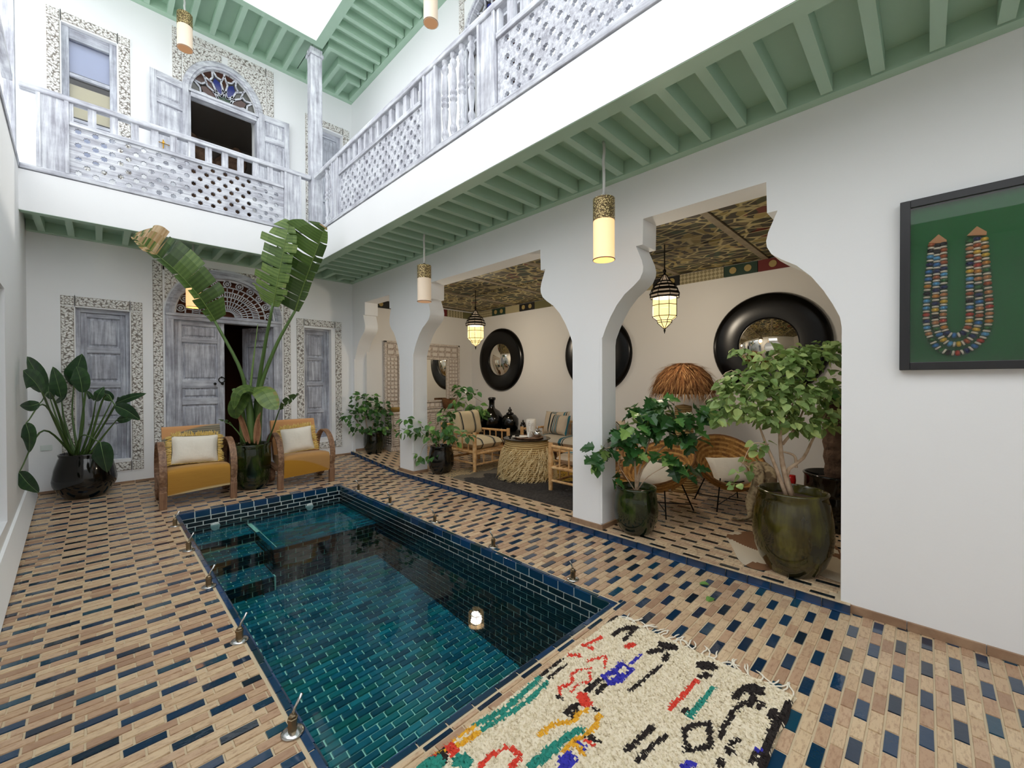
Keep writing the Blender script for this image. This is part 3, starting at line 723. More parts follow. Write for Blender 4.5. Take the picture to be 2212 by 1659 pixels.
bx('lintel', 'washdoor_x', dr, mpB, 0.70, 2.17, 2.40, 2.50, -0.035, 0.12, bevel=0.008); bx('lintel_moulding', 'washdoor_x', dr, mpB, 0.68, 2.19, 2.455, 2.49, -0.05, -0.03, bevel=0.005)
fan = MB(); cx_, cz_ = DOOR_C, 2.51; RX_, RZ_ = 0.655, 0.575
def fp(r, th_): return (cx_+RX_*r*math.cos(th_), cz_+RZ_*r*math.sin(th_))
def fbar(p, q, w_): fan.bar(mpB(*p, 0.05), mpB(*q, 0.05), w_, 0.025, up=(0,1,0))
def fcirc(r, th_, rad, w_=0.012, n_=12, sx=1.0):
    c = fp(r, th_)
    P = [(c[0]+rad*sx*math.cos(2*math.pi*k/n_), c[1]+rad*math.sin(2*math.pi*k/n_)) for k in range(n_)]
    for k in range(n_): fbar(P[k], P[(k+1) % n_], w_)
NS = 21
for k in range(NS): fbar(fp(0.16, math.pi*k/(NS-1)), fp(0.80, math.pi*k/(NS-1)), 0.011)
for r_, w_ in ((0.16, 0.02), (0.30, 0.012), (0.42, 0.012), (0.54, 0.013), (0.67, 0.013), (0.80, 0.016), (0.985, 0.03)):
    for k in range(36): fbar(fp(r_, math.pi*k/36), fp(r_, math.pi*(k+1)/36), w_)
for k in range(11): fcirc(0.89, math.pi*(k+0.5)/11, 0.048); fcirc(0.89, math.pi*(k+0.5)/11, 0.02, 0.016, 8)
for k in range(20): fbar(fp(0.54, math.pi*(k+0.5)/20), fp(0.66, math.pi*(k+0.5)/20), 0.014)
fan.build('fanlight', 'wash_x', dr)
q = MB(); q.prism([(cx_+0.64*math.cos(math.pi*k/24), cz_-0.02+0.6*math.sin(math.pi*k/24)) for k in range(25)], [], lambda a, b_, d: mpB(a, b_, 0.14+d), 0.02); q.build('fanlight_backing', 'dark_room', dr)
lf = empty('door_leaf'); lf.parent = dr
LM = [(0.08, 1.10), (1.18, 1.34), (1.44, 1.98), (2.06, 2.24)]
zb0 = zf(YB)
mL = lambda a, b_, d: mpB(0.775+a, zb0+0.01+b_, 0.03+d)
leaf(lf, mL, 0.615, 2.28, [(0.10, 1.03), (1.13, 1.28), (1.40, 1.96), (2.03, 2.21)], stile=0.09)
ring_knocker(lf, mL, 0.575, 1.40); knob(lf, mL, 0.485, 1.34); knob(lf, mL, 0.58, 1.34)
rf = empty('door_leaf'); rf.parent = dr
ca, sa = math.cos(math.radians(60)), math.sin(math.radians(60))
def mRt(a, b_, d):
    x, y = 2.062 - a*ca + d*sa, YB+0.05 + a*sa + d*ca
    return (x, y, zb0+0.01+b_)
leaf(rf, mRt, 0.63, 2.28, [(0.10, 1.03), (1.13, 1.28), (1.40, 1.96), (2.03, 2.21)], stile=0.09)
ring_knocker(rf, mRt, 0.585, 1.40); knob(rf, mRt, 0.585, 1.34)
room('wall_door_room', 'dark brown room seen through the half open door', mpB, 0.5, 2.4, 0.05, 2.6, 0.28, 2.6, 'dark_room')

# ---- upper floor back wall
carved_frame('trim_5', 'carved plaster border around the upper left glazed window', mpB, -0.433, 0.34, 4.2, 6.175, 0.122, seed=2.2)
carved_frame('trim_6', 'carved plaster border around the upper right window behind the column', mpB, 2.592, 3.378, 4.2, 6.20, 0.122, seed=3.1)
n = NT('reflection_blue'); n.set(Roughness=0.8); n.color('#b7c4e6'); n = NT('reflection_yellow'); n.set(Roughness=0.8); n.color('#ddd6b4')  # reflected sky and sunlit wall, painted as flat colours
w3 = tag(empty('window_3'), 'upper left glazed window with panes showing painted pale blue and cream reflections', kind='structure')
a0, a1, b0, b1 = U1
for q in ((a0, a0+0.07, b0, b1), (a1-0.07, a1, b0, b1)): bx('frame', 'washdoor_z', w3, mpB, *q, 0.05, 0.15, bevel=0.006)
for q in ((a0+0.07, a1-0.07, b1-0.13, b1), (a0+0.07, a1-0.07, 5.43, 5.475), (a0+0.07, a1-0.07, b0, b0+0.08), (a0+0.07, a1-0.07, 4.86, 4.90)): bx('frame', 'washdoor_x', w3, mpB, *q, 0.06, 0.13, bevel=0.005)
for (z0, z1, cm) in ((5.475, 5.91, 'reflection_blue'), (4.90, 5.43, 'reflection_yellow'), (4.38, 4.86, 'reflection_blue')):
    p = bx('pane', 'clear_glass', w3, mpB, a0+0.07, a1-0.07, z0, z1, 0.098, 0.102); bx('reflection_board', cm, p, mpB, a0+0.02, a1-0.02, z0-0.1, z1+0.1, 0.16, 0.18)  # boards behind the glass carry the painted reflections
e = tag(empty('window_5'), 'grey-washed shutter right of the corner column on the upper floor', kind='structure')
a0, a1, b0, b1 = U3; mp2 = lambda a, b_, d: mpB(U3[0]+a, U3[2]+b_, 0.10+d)
leaf(e, mp2, a1-a0, b1-b0, [(0.06, 0.48), (0.55, 1.05), (1.12, 1.66)], stile=0.07)
def upper_door(nm, label, tname, tlabel, mp, c, hw, zs, rise, tr, depth_sign=1, sh_mat='wash', spandrel=True):
    e = tag(empty(nm), label, kind='structure')
    arc_band('arch_frame', 'wash_x', e, mp, c, zs-0.03, hw, rise, hw+0.10, rise+0.115, -0.03, 0.12); arc_band('arch_moulding', 'wash_x', e, mp, c, zs-0.03, hw+0.03, rise+0.035, hw+0.065, rise+0.075, -0.05, -0.02)
    for s_ in (-1, 1): bx('door_post', 'wash_z', e, mp, min(c+s_*hw, c+s_*(hw+0.10)), max(c+s_*hw, c+s_*(hw+0.10)), ZR, zs-0.02, -0.03, 0.12, bevel=0.005)
    bx('transom', 'wash_x', e, mp, c-hw-0.02, c+hw+0.02, zs-0.085, zs+0.02, -0.03, 0.11, bevel=0.008); bx('transom_moulding', 'wash_x', e, mp, c-hw-0.04, c+hw+0.04, zs-0.02, zs+0.015, -0.05, -0.02)
    # star tracery of white bars with coloured panes behind
    R_ = hw; RZ2 = rise
    def P(r, deg): t_ = math.radians(deg); return (c + R_*r*math.cos(t_), zs + 0.01 + RZ2*r*math.sin(t_))
    tb = MB()
    def B_(p, q): tb.bar(mp(*p, 0.03), mp(*q, 0.03), 0.022, 0.02, up=(mp(0,0,1)[0]-mp(0,0,0)[0], mp(0,0,1)[1]-mp(0,0,0)[1], 0))
    star = [P(0.33 if k % 2 == 0 else 0.21, 180*k/8) for k in range(9)]
    for k in range(8): B_(star[k], star[k+1])
    for k in range(4):
        a_ = 22.5 + 45*k
        L = [P(0.21, a_), P(0.42, a_-17), P(0.62, a_-13), P(0.70, a_-17), P(0.76, a_-5), P(0.98, a_)]
        Rr = [P(0.21, a_), P(0.42, a_+17), P(0.62, a_+13), P(0.70, a_+17), P(0.76, a_+5), P(0.98, a_)]
        for Q in (L, Rr):
            for p, q in zip(Q[:-1], Q[1:]): B_(p, q)
    for k in range(5):
        a_ = 45*k
        if 0 < k < 4: B_(P(0.33, a_), P(0.42, a_-10)); B_(P(0.33, a_), P(0.42, a_+10))
        if 0 < k < 4: B_(P(0.70, a_-5.5), P(0.84, a_)); B_(P(0.70, a_+5.5), P(0.84, a_)); B_(P(0.84, a_), P(0.99, a_))
    tb.build('star_tracery', 'wash_x', e)
    def pane(poly, mat):
        q = MB(); q.prism(poly, [], lambda a, b_, d: mp(a, b_, 0.042+d), 0.004); q.build('pane', mat, e)
    pane([P(0.21, 0)] + [P(0.33 if k % 2 == 0 else 0.21, 180*k/8) for k in range(1, 8)] + [P(0.21, 180)], 'pane_green')
    for k, mm in zip(range(4), ('pane_brown', 'pane_blue', 'pane_blue', 'pane_brown')):
        a_ = 22.5+45*k; pane([P(0.22, a_), P(0.42, a_-15), P(0.62, a_-12), P(0.75, a_), P(0.62, a_+12), P(0.42, a_+15)], mm)
    for k, mm in zip(range(5), ('pane_grey', 'pane_grey', 'pane_brown', 'pane_brown', 'pane_grey')):
        a_ = 45*k; lo, hi = max(2, a_-20), min(178, a_+20)
        pane([P(0.78, lo), P(0.98, lo), P(0.98, (lo+hi)/2), P(0.98, hi), P(0.78, hi), P(0.68, min(hi, a_+8)), P(0.45, a_ if 0 < a_ < 180 else (4 if a_ == 0 else 176)), P(0.68, max(lo, a_-8))], mm)
    return e
for nm, cc in (('pane_green', '#2f4a34'), ('pane_brown', '#4a2c22'), ('pane_blue', '#27307a'), ('pane_grey', '#5a5a55')): simple(nm, cc, 0.12)
UC, UH = 1.4185, 0.425
u2 = upper_door('window_4', 'upper arched opening with star tracery of coloured glass and two open shutters', None, None, mpB, UC, UH, 5.80, 0.51, None)
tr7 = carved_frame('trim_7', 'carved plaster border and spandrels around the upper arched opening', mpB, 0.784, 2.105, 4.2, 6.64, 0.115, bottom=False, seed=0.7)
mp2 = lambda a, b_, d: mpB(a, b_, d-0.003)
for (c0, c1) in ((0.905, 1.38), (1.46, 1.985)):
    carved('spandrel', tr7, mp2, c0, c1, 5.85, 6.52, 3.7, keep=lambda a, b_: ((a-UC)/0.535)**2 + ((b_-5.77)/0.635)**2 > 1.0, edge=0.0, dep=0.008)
for (a0, sgn, ang) in ((0.965, -1, 8), (1.875, 1, 3)):
    sh = empty('shutter'); sh.parent = u2; ca, sa = math.cos(math.radians(ang)), math.sin(math.radians(ang))
    mS = (lambda a0, sgn, ca, sa: (lambda a, b_, d: (a0 + sgn*a*ca, YB-0.06 - a*sa + d, ZR+0.02+b_)))(a0, sgn, ca, sa)
    leaf(sh, mS, 0.44, 2.05, [(0.08, 0.80), (0.88, 1.62), (1.70, 1.95)], mat='wash', stile=0.075, th=0.035)
    if sgn < 0:
        q = MB(); q.tube([mS(0.30, 1.06, -0.01), mS(0.30, 1.06, -0.03)], 0.014, 10); q.tube([mS(0.30, 1.10, -0.012), mS(0.30, 0.98, -0.012)], 0.007, 8); q.tube([mS(0.22, 1.05, -0.014), mS(0.36, 1.05, -0.014)], 0.006, 8); q.build('brass_bolt', 'brass', sh)
room('wall_upper_room', 'grey room behind the upper arched opening', mpB, 0.4, 2.5, ZR, 6.5, 0.28, 2.8, 'room_grey')
ud = upper_door('door_2', 'arched upper door with star tracery on the right balcony', None, None, mpR, 3.74, 0.48, 5.85, 0.46, None)
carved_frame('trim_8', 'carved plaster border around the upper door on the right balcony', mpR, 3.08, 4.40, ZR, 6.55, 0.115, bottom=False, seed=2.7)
room('wall_upper_room_right', 'dark room behind the upper door on the right', mpR, 2.9, 4.6, ZR, 6.45, 0.25, 2.2, 'dark_room')

# ---- balustrades
def star_panel(name, mp, a0, a1, b0, b1, parent, seed=0):
    PW, PH = 0.14, 0.08; nr = int(round((b1-b0)/PH)); PH = (b1-b0)/nr; mb = MB(); th = 0.028
    for r in range(nr):
        zc = b0 + PH*(r+0.5); off = PW/2 if r % 2 else 0.0
        x = a0 - off
        while x < a1-1e-4:
            l, rr = max(x, a0), min(x+PW, a1)
            if rr-l > PW*0.9:
                c = (l+rr)/2; R0, R1 = 0.033, 0.022
                st_ = [(c + (R0 if k % 2 == 0 else R1*1.12)*math.cos(math.pi*k/8), zc + (R0 if k % 2 == 0 else R1*1.12)*math.sin(math.pi*k/8)) for k in range(16)]
                mb.prism([(l, zc-PH/2), (rr, zc-PH/2), (rr, zc+PH/2), (l, zc+PH/2)], [st_], lambda a, b_, d: mp(a, b_, d), th)
            elif rr-l > 1e-3: boxm(mb, mp, l, rr, zc-PH/2, zc+PH/2, 0, th)
            x += PW
    return mb.build(name, 'wash_x', parent)
SPN = [(0.030,0),(0.030,0.05),(0.018,0.06),(0.034,0.10),(0.034,0.13),(0.020,0.17),(0.030,0.27),(0.033,0.35),(0.022,0.38),(0.036,0.395),(0.036,0.42),(0.024,0.435),(0.036,0.45),(0.036,0.475),(0.022,0.49),(0.033,0.52),(0.030,0.62),(0.020,0.70),(0.034,0.73),(0.034,0.76),(0.018,0.79),(0.030,0.80),(0.030,0.86)]
spn_me = MB().lathe(SPN, 12).mesh('spindle', 'wash_z', True)
def spindle(parent, p): inst(spn_me, 'spindle', parent, p)
def balustrade(label, mp, segs, a_lo, a_hi, hr0, hr1, ax):
    e = tag(empty('balustrade', mp(a_lo, ZR, 0)), label, 'balustrade', 'white-washed wooden balustrades around the balcony')
    o = Vector(e.location); ml = lambda a, b_, d: tuple(Vector(mp(a, b_, d)) - o)
    bx('handrail', 'wash_' + ax, e, ml, hr0, hr1, 4.635, 4.70, -0.02, 0.08, bevel=0.012); bx('base_rail', 'wash_' + ax, e, ml, a_lo, a_hi, ZR, ZR+0.055, -0.012, 0.07, bevel=0.006)
    for sg in segs:
        if sg[0] == 'board':
            _, s0, s1 = sg; bx('post', 'wash_z', e, ml, s0, s1, ZR+0.05, 4.64, 0.0, 0.06, bevel=0.004)
            for s2 in (s0, s1-0.035): bx('post_edge', 'wash_z', e, ml, s2, s2+0.035, ZR+0.05, 4.64, -0.014, 0.0, bevel=0.003)
        elif sg[0] == 'panel':
            _, s0, s1, nw = sg
            star_panel('star_panel', lambda a, b_, d: ml(a, b_, d+0.018), s0, s1, ZR+0.055, 4.385, e)
            bx('middle_rail', 'wash_' + ax, e, ml, s0, s1, 4.385, 4.435, -0.006, 0.065, bevel=0.005)
            wq = (s1-s0)/nw
            for k in range(nw+1):
                c = s0 + wq*k; bx('baluster', 'wash_z', e, ml, max(s0, c-0.035), min(s1, c+0.035), 4.43, 4.64, 0.005, 0.055)
        else:
            for a in sg[1]: spindle(e, ml(a, ZR+0.02, 0.03))
    return e
mpb = lambda a, b_, d: (a, YF+d, b_)
mpr = lambda a, b_, d: (XF+d, a, b_)
LX = left_x(YF)+0.01
balustrade('white-washed wooden balustrade with star cut-outs along the back balcony, above the door', mpb, [('board', -0.461, -0.215), ('panel', -0.215, 1.985, 12), ('board', 1.99, 2.225)], LX, 2.37, LX, 2.37, 'x')
balustrade('white-washed wooden balustrade with star cut-outs along the right balcony, above the arches', mpr, [('spin', (6.32, 6.17)), ('board', 5.85, 6.08), ('panel', 3.755, 5.845, 13), ('board', 3.465, 3.70), ('spin', (3.36, 3.225, 3.09, 2.955)), ('board', 2.60, 2.83), ('panel', 0.45, 2.59, 13), ('board', 0.2, 0.44), ('panel', -1.8, 0.19, 12)], -1.8, 6.60, -1.8, 6.74, 'y')
col = tag(empty('corner_column', (2.46, 6.875, ZR)), 'square white-washed wooden column carrying the roof at the balcony corner', 'column')
q = MB(); q.box(-0.085, 0.085, -0.085, 0.085, 0.2, ZT-ZR-0.12); q.build('shaft', 'wash_z', col, bevel=0.01)
q = MB(); q.box(-0.1, 0.1, -0.1, 0.1, -0.01, 0.2); q.build('base', 'plaster', col, bevel=0.012)
q = MB(); q.box(-0.105, 0.105, -0.105, 0.105, ZT-ZR-0.12, ZT-ZR-0.07); q.box(-0.09, 0.09, -0.09, 0.09, ZT-ZR-0.07, ZT-ZR-0.001); q.build('capital', 'wash_z', col, bevel=0.008)
# left balcony edge: sill, handrail and slender posts
lb = tag(empty('balcony_rail', (left_x(5), 5, ZR)), 'plain wooden rail with slender posts on top of the left wall', 'railing')
ml = lambda x, y, z: (x-left_x(5), y-5, z-ZR)
q = MB(); q.bar(ml(left_x(3.4)-0.06, 3.4, 3.81), ml(left_x(YB)-0.06, YB-0.02, 3.81), 0.14, 0.06); q.build('sill', 'washdoor_y', lb)
q = MB(); q.bar(ml(left_x(3.4)-0.06, 3.4, 4.67), ml(left_x(YF)-0.06, YF-0.06, 4.67), 0.07, 0.06); q.build('handrail', 'wash_y', lb)
for y in (YF+0.14, 5.3, 3.6):
    q = MB(); x = left_x(y)-0.06; a = ml(x, y, 3.84); q.box(a[0]-0.04, a[0]+0.04, a[1]-0.04, a[1]+0.04, a[2], ZT-ZR-0.01 if y > 6 else 4.64-ZR); q.build('post', 'wash_z', lb, bevel=0.005)
# ================================================================ COURTYARD FURNITURE
def at(u, v, depth):
    d = _F2 + _R2*((u-1106)/895) + _U3*((829.5-v)/895)
    return CAM + d*depth
def fwd(p): return (Vector(p)-CAM).dot(_F2)
def on_x(u, v, x):
    d = _F2 + _R2*((u-1106)/895) + _U3*((829.5-v)/895); return CAM + d*(x/d.x)
def on_z(u, v, z=0.0):
    d = _F2 + _R2*((u-1106)/895) + _U3*((829.5-v)/895); return CAM + d*((z-1.5)/d.z)

# woods and fabrics
for ax in 'xyz':
    n = NT('walnut_' + ax); n.set(Roughness=0.5); sc = {'x': (2, 30, 30), 'y': (30, 2, 30), 'z': (30, 30, 2)}[ax]
    f = n.noise(n.coord('Object', sc), 1.2, 5, 0.6, 0.4); n.color(n.ramp(f, [(0.28, '#5e4232'), (0.5, '#8a664c'), (0.72, '#ab8a6c')])); n.bump(f, 0.15, 0.003)
def kilim(name, expr):
    n = NT(name); n.set(Roughness=0.95); n.p.inputs['Sheen Weight'].default_value = 0.2
    expr(n); n.bump(n.noise(n.coord('Object', (40, 300, 300)), 1.0, 2), 0.35, 0.003)
def xyz(n):
    tc = n.node('ShaderNodeTexCoord'); sp = n.node('ShaderNodeSeparateXYZ'); n.link(tc.outputs['Object'], sp.inputs[0]); return sp.outputs
def step(n, v, w_=0.01):
    return n.ramp(n.math('ADD', n.math('MULTIPLY', v, 1/(2*w_)), 0.5), [(0.0, (0,0,0)), (1.0, (1,1,1))])
def seat_a(n):
    X, Y, Z = xyz(n); lo = n.math('SUBTRACT', n.math('SUBTRACT', 0.20, n.math('MULTIPLY', n.math('POWER', n.math('SUBTRACT', X, 0.32), 2.0), 0.12)), Z)
    base = n.mix(n.noise(n.coord('Object', (3, 60, 60)), 1.5, 3), '#a87628', '#bd8c38'); n.color(n.mix(step(n, lo), base, '#d8c190'))
def seat_b(n):
    X, Y, Z = xyz(n); lo = n.math('SUBTRACT', n.math('SUBTRACT', 0.40, n.math('MULTIPLY', n.math('POWER', n.math('ADD', X, 0.32), 2.0), 0.55)), Z)
    base = n.mix(n.noise(n.coord('Object', (3, 60, 60)), 1.5, 3), '#b08048', '#c2945a'); n.color(n.mix(step(n, lo), base, '#b8811f'))
def back_a(n):
    X, Y, Z = xyz(n); lo = n.math('SUBTRACT', n.math('ADD', 0.86, n.math('MULTIPLY', n.math('POWER', n.math('SUBTRACT', X, 0.30), 2.0), -0.40)), Z)
    wv_ = n.node('ShaderNodeTexWave', wave_type='BANDS', bands_direction='Z'); wv_.inputs['Scale'].default_value = 12; wv_.inputs['Distortion'].default_value = 1.5; n.link(n.coord('Object', (0.25, 1, 1)), wv_.inputs['Vector'])
    g_ = n.mix(wv_.outputs['Fac'], '#6a6355', '#948b74'); n.color(n.mix(step(n, lo), '#cc9562', g_))
def back_b(n):
    X, Y, Z = xyz(n); n.color(n.mix(n.noise(n.coord('Object', (3, 50, 50)), 1.5, 3), '#c28a56', '#cf9c68'))
kilim('kilim_seat_a', seat_a); kilim('kilim_seat_b', seat_b); kilim('kilim_back_a', back_a); kilim('kilim_back_b', back_b)
n = NT('linen'); n.set(Roughness=0.95); n.color(n.mix(n.noise(n.coord(), 7, 3), '#f1ebdf', '#e6dece')); n.bump(n.noise(n.coord('Object', (1, 1, 1)), 9, 3), 0.5, 0.02)
simple('fringe_yellow', '#ecd08a', 0.95, col2='#d8b862', nscale=30)

def band(name, mat, parent, curve, x0, x1, th):       # flat bentwood strip along a curve in the y-z plane
    P = [Vector((0, a, b_)) for a, b_ in curve]; vs = []; N = len(P)
    for i in range(N):
        t_ = (P[min(i+1, N-1)] - P[max(i-1, 0)]).normalized(); nn = Vector((0, -t_.z, t_.y))
        for (x, s_) in ((x0, 0.5), (x1, 0.5), (x1, -0.5), (x0, -0.5)):
            q = P[i] + nn*th*s_; vs.append((x, q.y, q.z))
    fs = [(i*4+k, i*4+(k+1) % 4, (i+1)*4+(k+1) % 4, (i+1)*4+k) for i in range(N-1) for k in range(4)] + [(3,2,1,0), tuple(range(4*N-4, 4*N))]
    return MB().add(vs, fs).build(name, mat, parent, bevel=0.004)
def armchair(loc, label, sm, bm, rz=0.0):
    c = empty('armchair', loc, rz, rx=math.atan(K_SLOPE)); tag(c, label, 'armchair', 'bentwood armchairs at the head of the pool')
    for s_ in (-1, 1):
        x0, x1 = (s_*0.345-0.036, s_*0.345+0.036)
        hoop = []
        for k in range(25):
            a = math.radians(205 - k*(205+62)/24)     # from the front, over the top, down to the rear
            hoop.append((-0.02 - 0.315*math.cos(math.radians(180)-a) if False else -0.02 + 0.315*math.cos(a), 0.40 + 0.325*math.sin(a)))
        hoop = [(-0.315, 0.18)] + hoop
        arm = band('arm_hoop', 'walnut_y', c, hoop, x0, x1, 0.024)
        curl = [(0.17 + 0.135*math.cos(math.radians(20+k*15)), 0.137 + 0.125*math.sin(math.radians(20+k*15))) for k in range(24)]
        band('rear_curl', 'walnut_y', arm, curl, x0+0.004, x1-0.004, 0.02)
        q = MB(); q.frustum((s_*0.345, -0.31, 0.0), (1,0,0), (0,1,0), (0,0,1), 0.034, 0.034, 0.20, 1.06, 1.06); q.build('leg', 'walnut_z', c, bevel=0.005)
        q = MB(); q.box(x0+0.006, x1-0.006, -0.29, 0.20, 0.24, 0.285); q.build('side_rail', 'walnut_y', c, bevel=0.004)
    W_ = 0.305
    def seat(u_, v_):
        # closed section: front face, rounded top edge, seat, underside
        S_ = [(-0.325,0.165),(-0.335,0.25),(-0.335,0.36),(-0.325,0.415),(-0.29,0.438),(-0.15,0.43),(0.02,0.405),(0.18,0.385),(0.19,0.33),(0.10,0.27),(-0.20,0.24),(-0.29,0.16)]
        k = (v_*12) % 12; i = int(k) % 12; fr_ = k-int(k); a, b_ = S_[i], S_[(i+1) % 12]
        y, z = a[0]+(b_[0]-a[0])*fr_, a[1]+(b_[1]-a[1])*fr_
        crown = 0.018*(1-abs(2*u_-1)**3)
        return (-W_+2*W_*u_, y, z + (crown if z > 0.3 else 0) + (0.03*(u_-0.5) if z < 0.2 else 0))
    q = MB(); q.surf(seat, 14, 24, wv=True); N_ = len(q.v)
    q.add([seat(0, k/24) for k in range(24)], [tuple(range(24))]); q.add([seat(1, k/24) for k in range(24)], [tuple(range(23, -1, -1))])
    q.build('seat', sm, c, smooth=False, auto=50)
    def back(u_, v_):
        S_ = [(0.13,0.36),(0.17,0.45),(0.24,0.62),(0.305,0.79),(0.325,0.845),(0.355,0.86),(0.385,0.845),(0.385,0.80),(0.31,0.60),(0.24,0.40),(0.20,0.30),(0.15,0.30)]
        k = (v_*12) % 12; i = int(k) % 12; fr_ = k-int(k); a, b_ = S_[i], S_[(i+1) % 12]
        return (-W_+2*W_*u_, a[0]+(b_[0]-a[0])*fr_, a[1]+(b_[1]-a[1])*fr_)
    q = MB(); q.surf(back, 8, 36, wv=True); q.add([back(0, k/36) for k in range(36)], [tuple(range(36))]); q.add([back(1, k/36) for k in range(36)], [tuple(range(35, -1, -1))])
    q.build('backrest', bm, c, auto=50)
    return c
def pillow_mesh(w_, h_, d, n_=14, sag=0.0):
    q = MB()
    for s_ in (1, -1):
        def fn(u_, v_):
            a, b_ = 2*u_-1, 2*v_-1
            e_ = max(0.0, (1-a**4)*(1-b_**4))**0.5
            pin = 1 - 0.07*(1-abs(a)**2)*abs(b_)**2; pin2 = 1 - 0.07*(1-abs(b_)**2)*abs(a)**2
            return (a*w_/2*pin2, s_*d/2*e_*(1+0.06*math.sin(7*a+3*b_)), b_*h_/2*pin)
        q.surf(fn, n_, n_)
    return q
def fringed_cushion(M4, label, wpil=0.46, hpil=0.32):
    c = empty('fringed_cushion'); c.matrix_world = M4; tag(c, label, 'cushion', 'fringed cushions on the bentwood armchairs')
    pillow_mesh(wpil, hpil, 0.13).build('cover', 'linen', c, smooth=True)
    fr_ = MB()
    for k in range(520):
        s_ = random.random()*2*(wpil+hpil)
        if s_ < wpil: p = Vector((s_-wpil/2, 0, hpil/2)); o_ = Vector((0,0,1))
        elif s_ < wpil+hpil: p = Vector((wpil/2, 0, s_-wpil-hpil/2)); o_ = Vector((1,0,0))
        elif s_ < 2*wpil+hpil: p = Vector((s_-wpil-hpil-wpil/2, 0, -hpil/2)); o_ = Vector((0,0,-1))
        else: p = Vector((-wpil/2, 0, s_-2*wpil-hpil-hpil/2)); o_ = Vector((-1,0,0))
        p = p*0.965; p.y += random.uniform(-0.012, 0.012)
        L_ = random.uniform(0.035, 0.06); e1 = p + o_*L_ + Vector((random.uniform(-1,1), random.uniform(-1.2,0.4), random.uniform(-1.2,0.6)))*0.018
        if o_.z < -0.5: e1 = p + Vector((random.uniform(-0.01,0.01), -random.uniform(0.02, 0.04), -0.004))
        fr_.tube([p, (p+e1)/2 + Vector((0, random.uniform(-0.006,0.006), 0.003)), e1], [0.005, 0.005, 0.003], 4, caps=False)
    tag(fr_.build('fringe', 'fringe_yellow', c, fix=False), kind='stuff')
    return c
ARM = [(0.858, 6.56, 'kilim_seat_a', 'kilim_back_a', 'bentwood armchair with mustard seat and grey and orange back, left of banana plant', 0.0),
       (2.088, 6.555, 'kilim_seat_b', 'kilim_back_b', 'bentwood armchair with tan and mustard seat and plain orange back, right of banana plant', 0.0)]
for k, (x, y, sm, bm, lab, rz) in enumerate(ARM):
    c = armchair((x, y, zf(y-0.3)+0.02), lab, sm, bm, rz)
    bpy.context.view_layer.update()
    ML = c.matrix_world @ Matrix.Translation((0.0 if k == 0 else -0.02, 0.045, 0.60)) @ Matrix.Rotation(math.radians(-19), 4, 'X') @ Matrix.Rotation(math.radians(2.5 if k == 0 else -4), 4, 'Y')
    fringed_cushion(ML, 'cream cushion with yellow fringe on the armchair with the grey and orange back' if k == 0 else 'cream cushion with yellow fringe on the armchair with the plain orange back', 0.49 if k == 0 else 0.44, 0.36 if k == 0 else 0.37)

# ---- glazed pots
def potmat(name, c0, c1, c2, streak=10):
    n = NT(name); n.set(Roughness=0.10); n.p.inputs['Coat Weight'].default_value = 0.35; n.p.inputs['Coat Roughness'].default_value = 0.04
    f = n.noise(n.coord('Object', (streak, streak, 1.2)), 1.0, 4); f2 = n.noise(n.coord(), 5, 3)
    f = n.math('ADD', n.math('MULTIPLY', f, 0.6), n.math('MULTIPLY', f2, 0.4)); n.color(n.ramp(f, [(0.36, c0), (0.5, c1), (0.66, c2)])); n.bump(n.noise(n.coord(), 14, 2), 0.08, 0.01)
potmat('glaze_black', '#050505', '#0a0a09', '#161510'); potmat('glaze_green', '#0b0f08', '#1c2710', '#3c4a1a'); potmat('glaze_olive', '#1c150a', '#3c3614', '#5c5722'); potmat('glaze_dark', '#080a07', '#141a0d', '#2c3216')
simple('soil', '#3b2a1e', 0.95, col2='#5a4433', bump=0.6, bscale=40, bdist=0.02)
def pot(loc, prof, mat, label, nseg=40, facet=0, soil_z=None):
    e = empty('glazed_pot', loc); tag(e, label, 'pot', 'glazed plant pots')
    R_, H_ = prof[-1]; ins = [(R_-0.004, H_+0.008), (R_-0.018, H_+0.010), (R_-0.028, H_-0.004), (R_-0.03, H_-0.10), (0.001, H_-0.10)]
    q = MB(); q.lathe([(0.001, 0.0)] + prof + ins, facet or nseg); q.build('body', mat, e, auto=35 if facet else 60)
    s_ = MB(); s_.lathe([(0.001, H_-0.035), (R_*0.5, H_-0.045), (R_-0.028, H_-0.06), (R_-0.028, H_-0.09)], 24); s_.build('soil', 'soil', e, smooth=True)
    return e, Vector(loc) + Vector((0, 0, H_-0.05))
_, B_strel = pot((-0.13, 7.36, zf(7.30)), [(0.17,0),(0.18,0.01),(0.24,0.08),(0.285,0.17),(0.292,0.22),(0.27,0.36),(0.235,0.48),(0.226,0.50),(0.236,0.53)], 'glaze_black', 'squat black glazed pot holding the strelitzia against the left wall')
_, B_ban = pot((1.476, 6.60, zf(6.50)), [(0.16,0),(0.175,0.012),(0.215,0.07),(0.235,0.16),(0.244,0.30),(0.246,0.46),(0.24,0.54),(0.235,0.56),(0.247,0.60)], 'glaze_green', 'tall dark green glazed pot of the banana plant between the armchairs')
_, B_c = pot((3.66, 7.36, ZG+zf(7.36)), [(0.13,0),(0.14,0.01),(0.175,0.08),(0.19,0.16),(0.188,0.28),(0.175,0.36),(0.18,0.385)], 'glaze_dark', 'small dark glazed pot in the far corner archway')
_, B_d = pot((3.76, 5.34, ZG), [(0.12,0),(0.13,0.012),(0.165,0.06),(0.195,0.13),(0.20,0.21),(0.185,0.33),(0.165,0.40),(0.175,0.425)], 'glaze_black', 'black glazed pot standing against the second pillar')
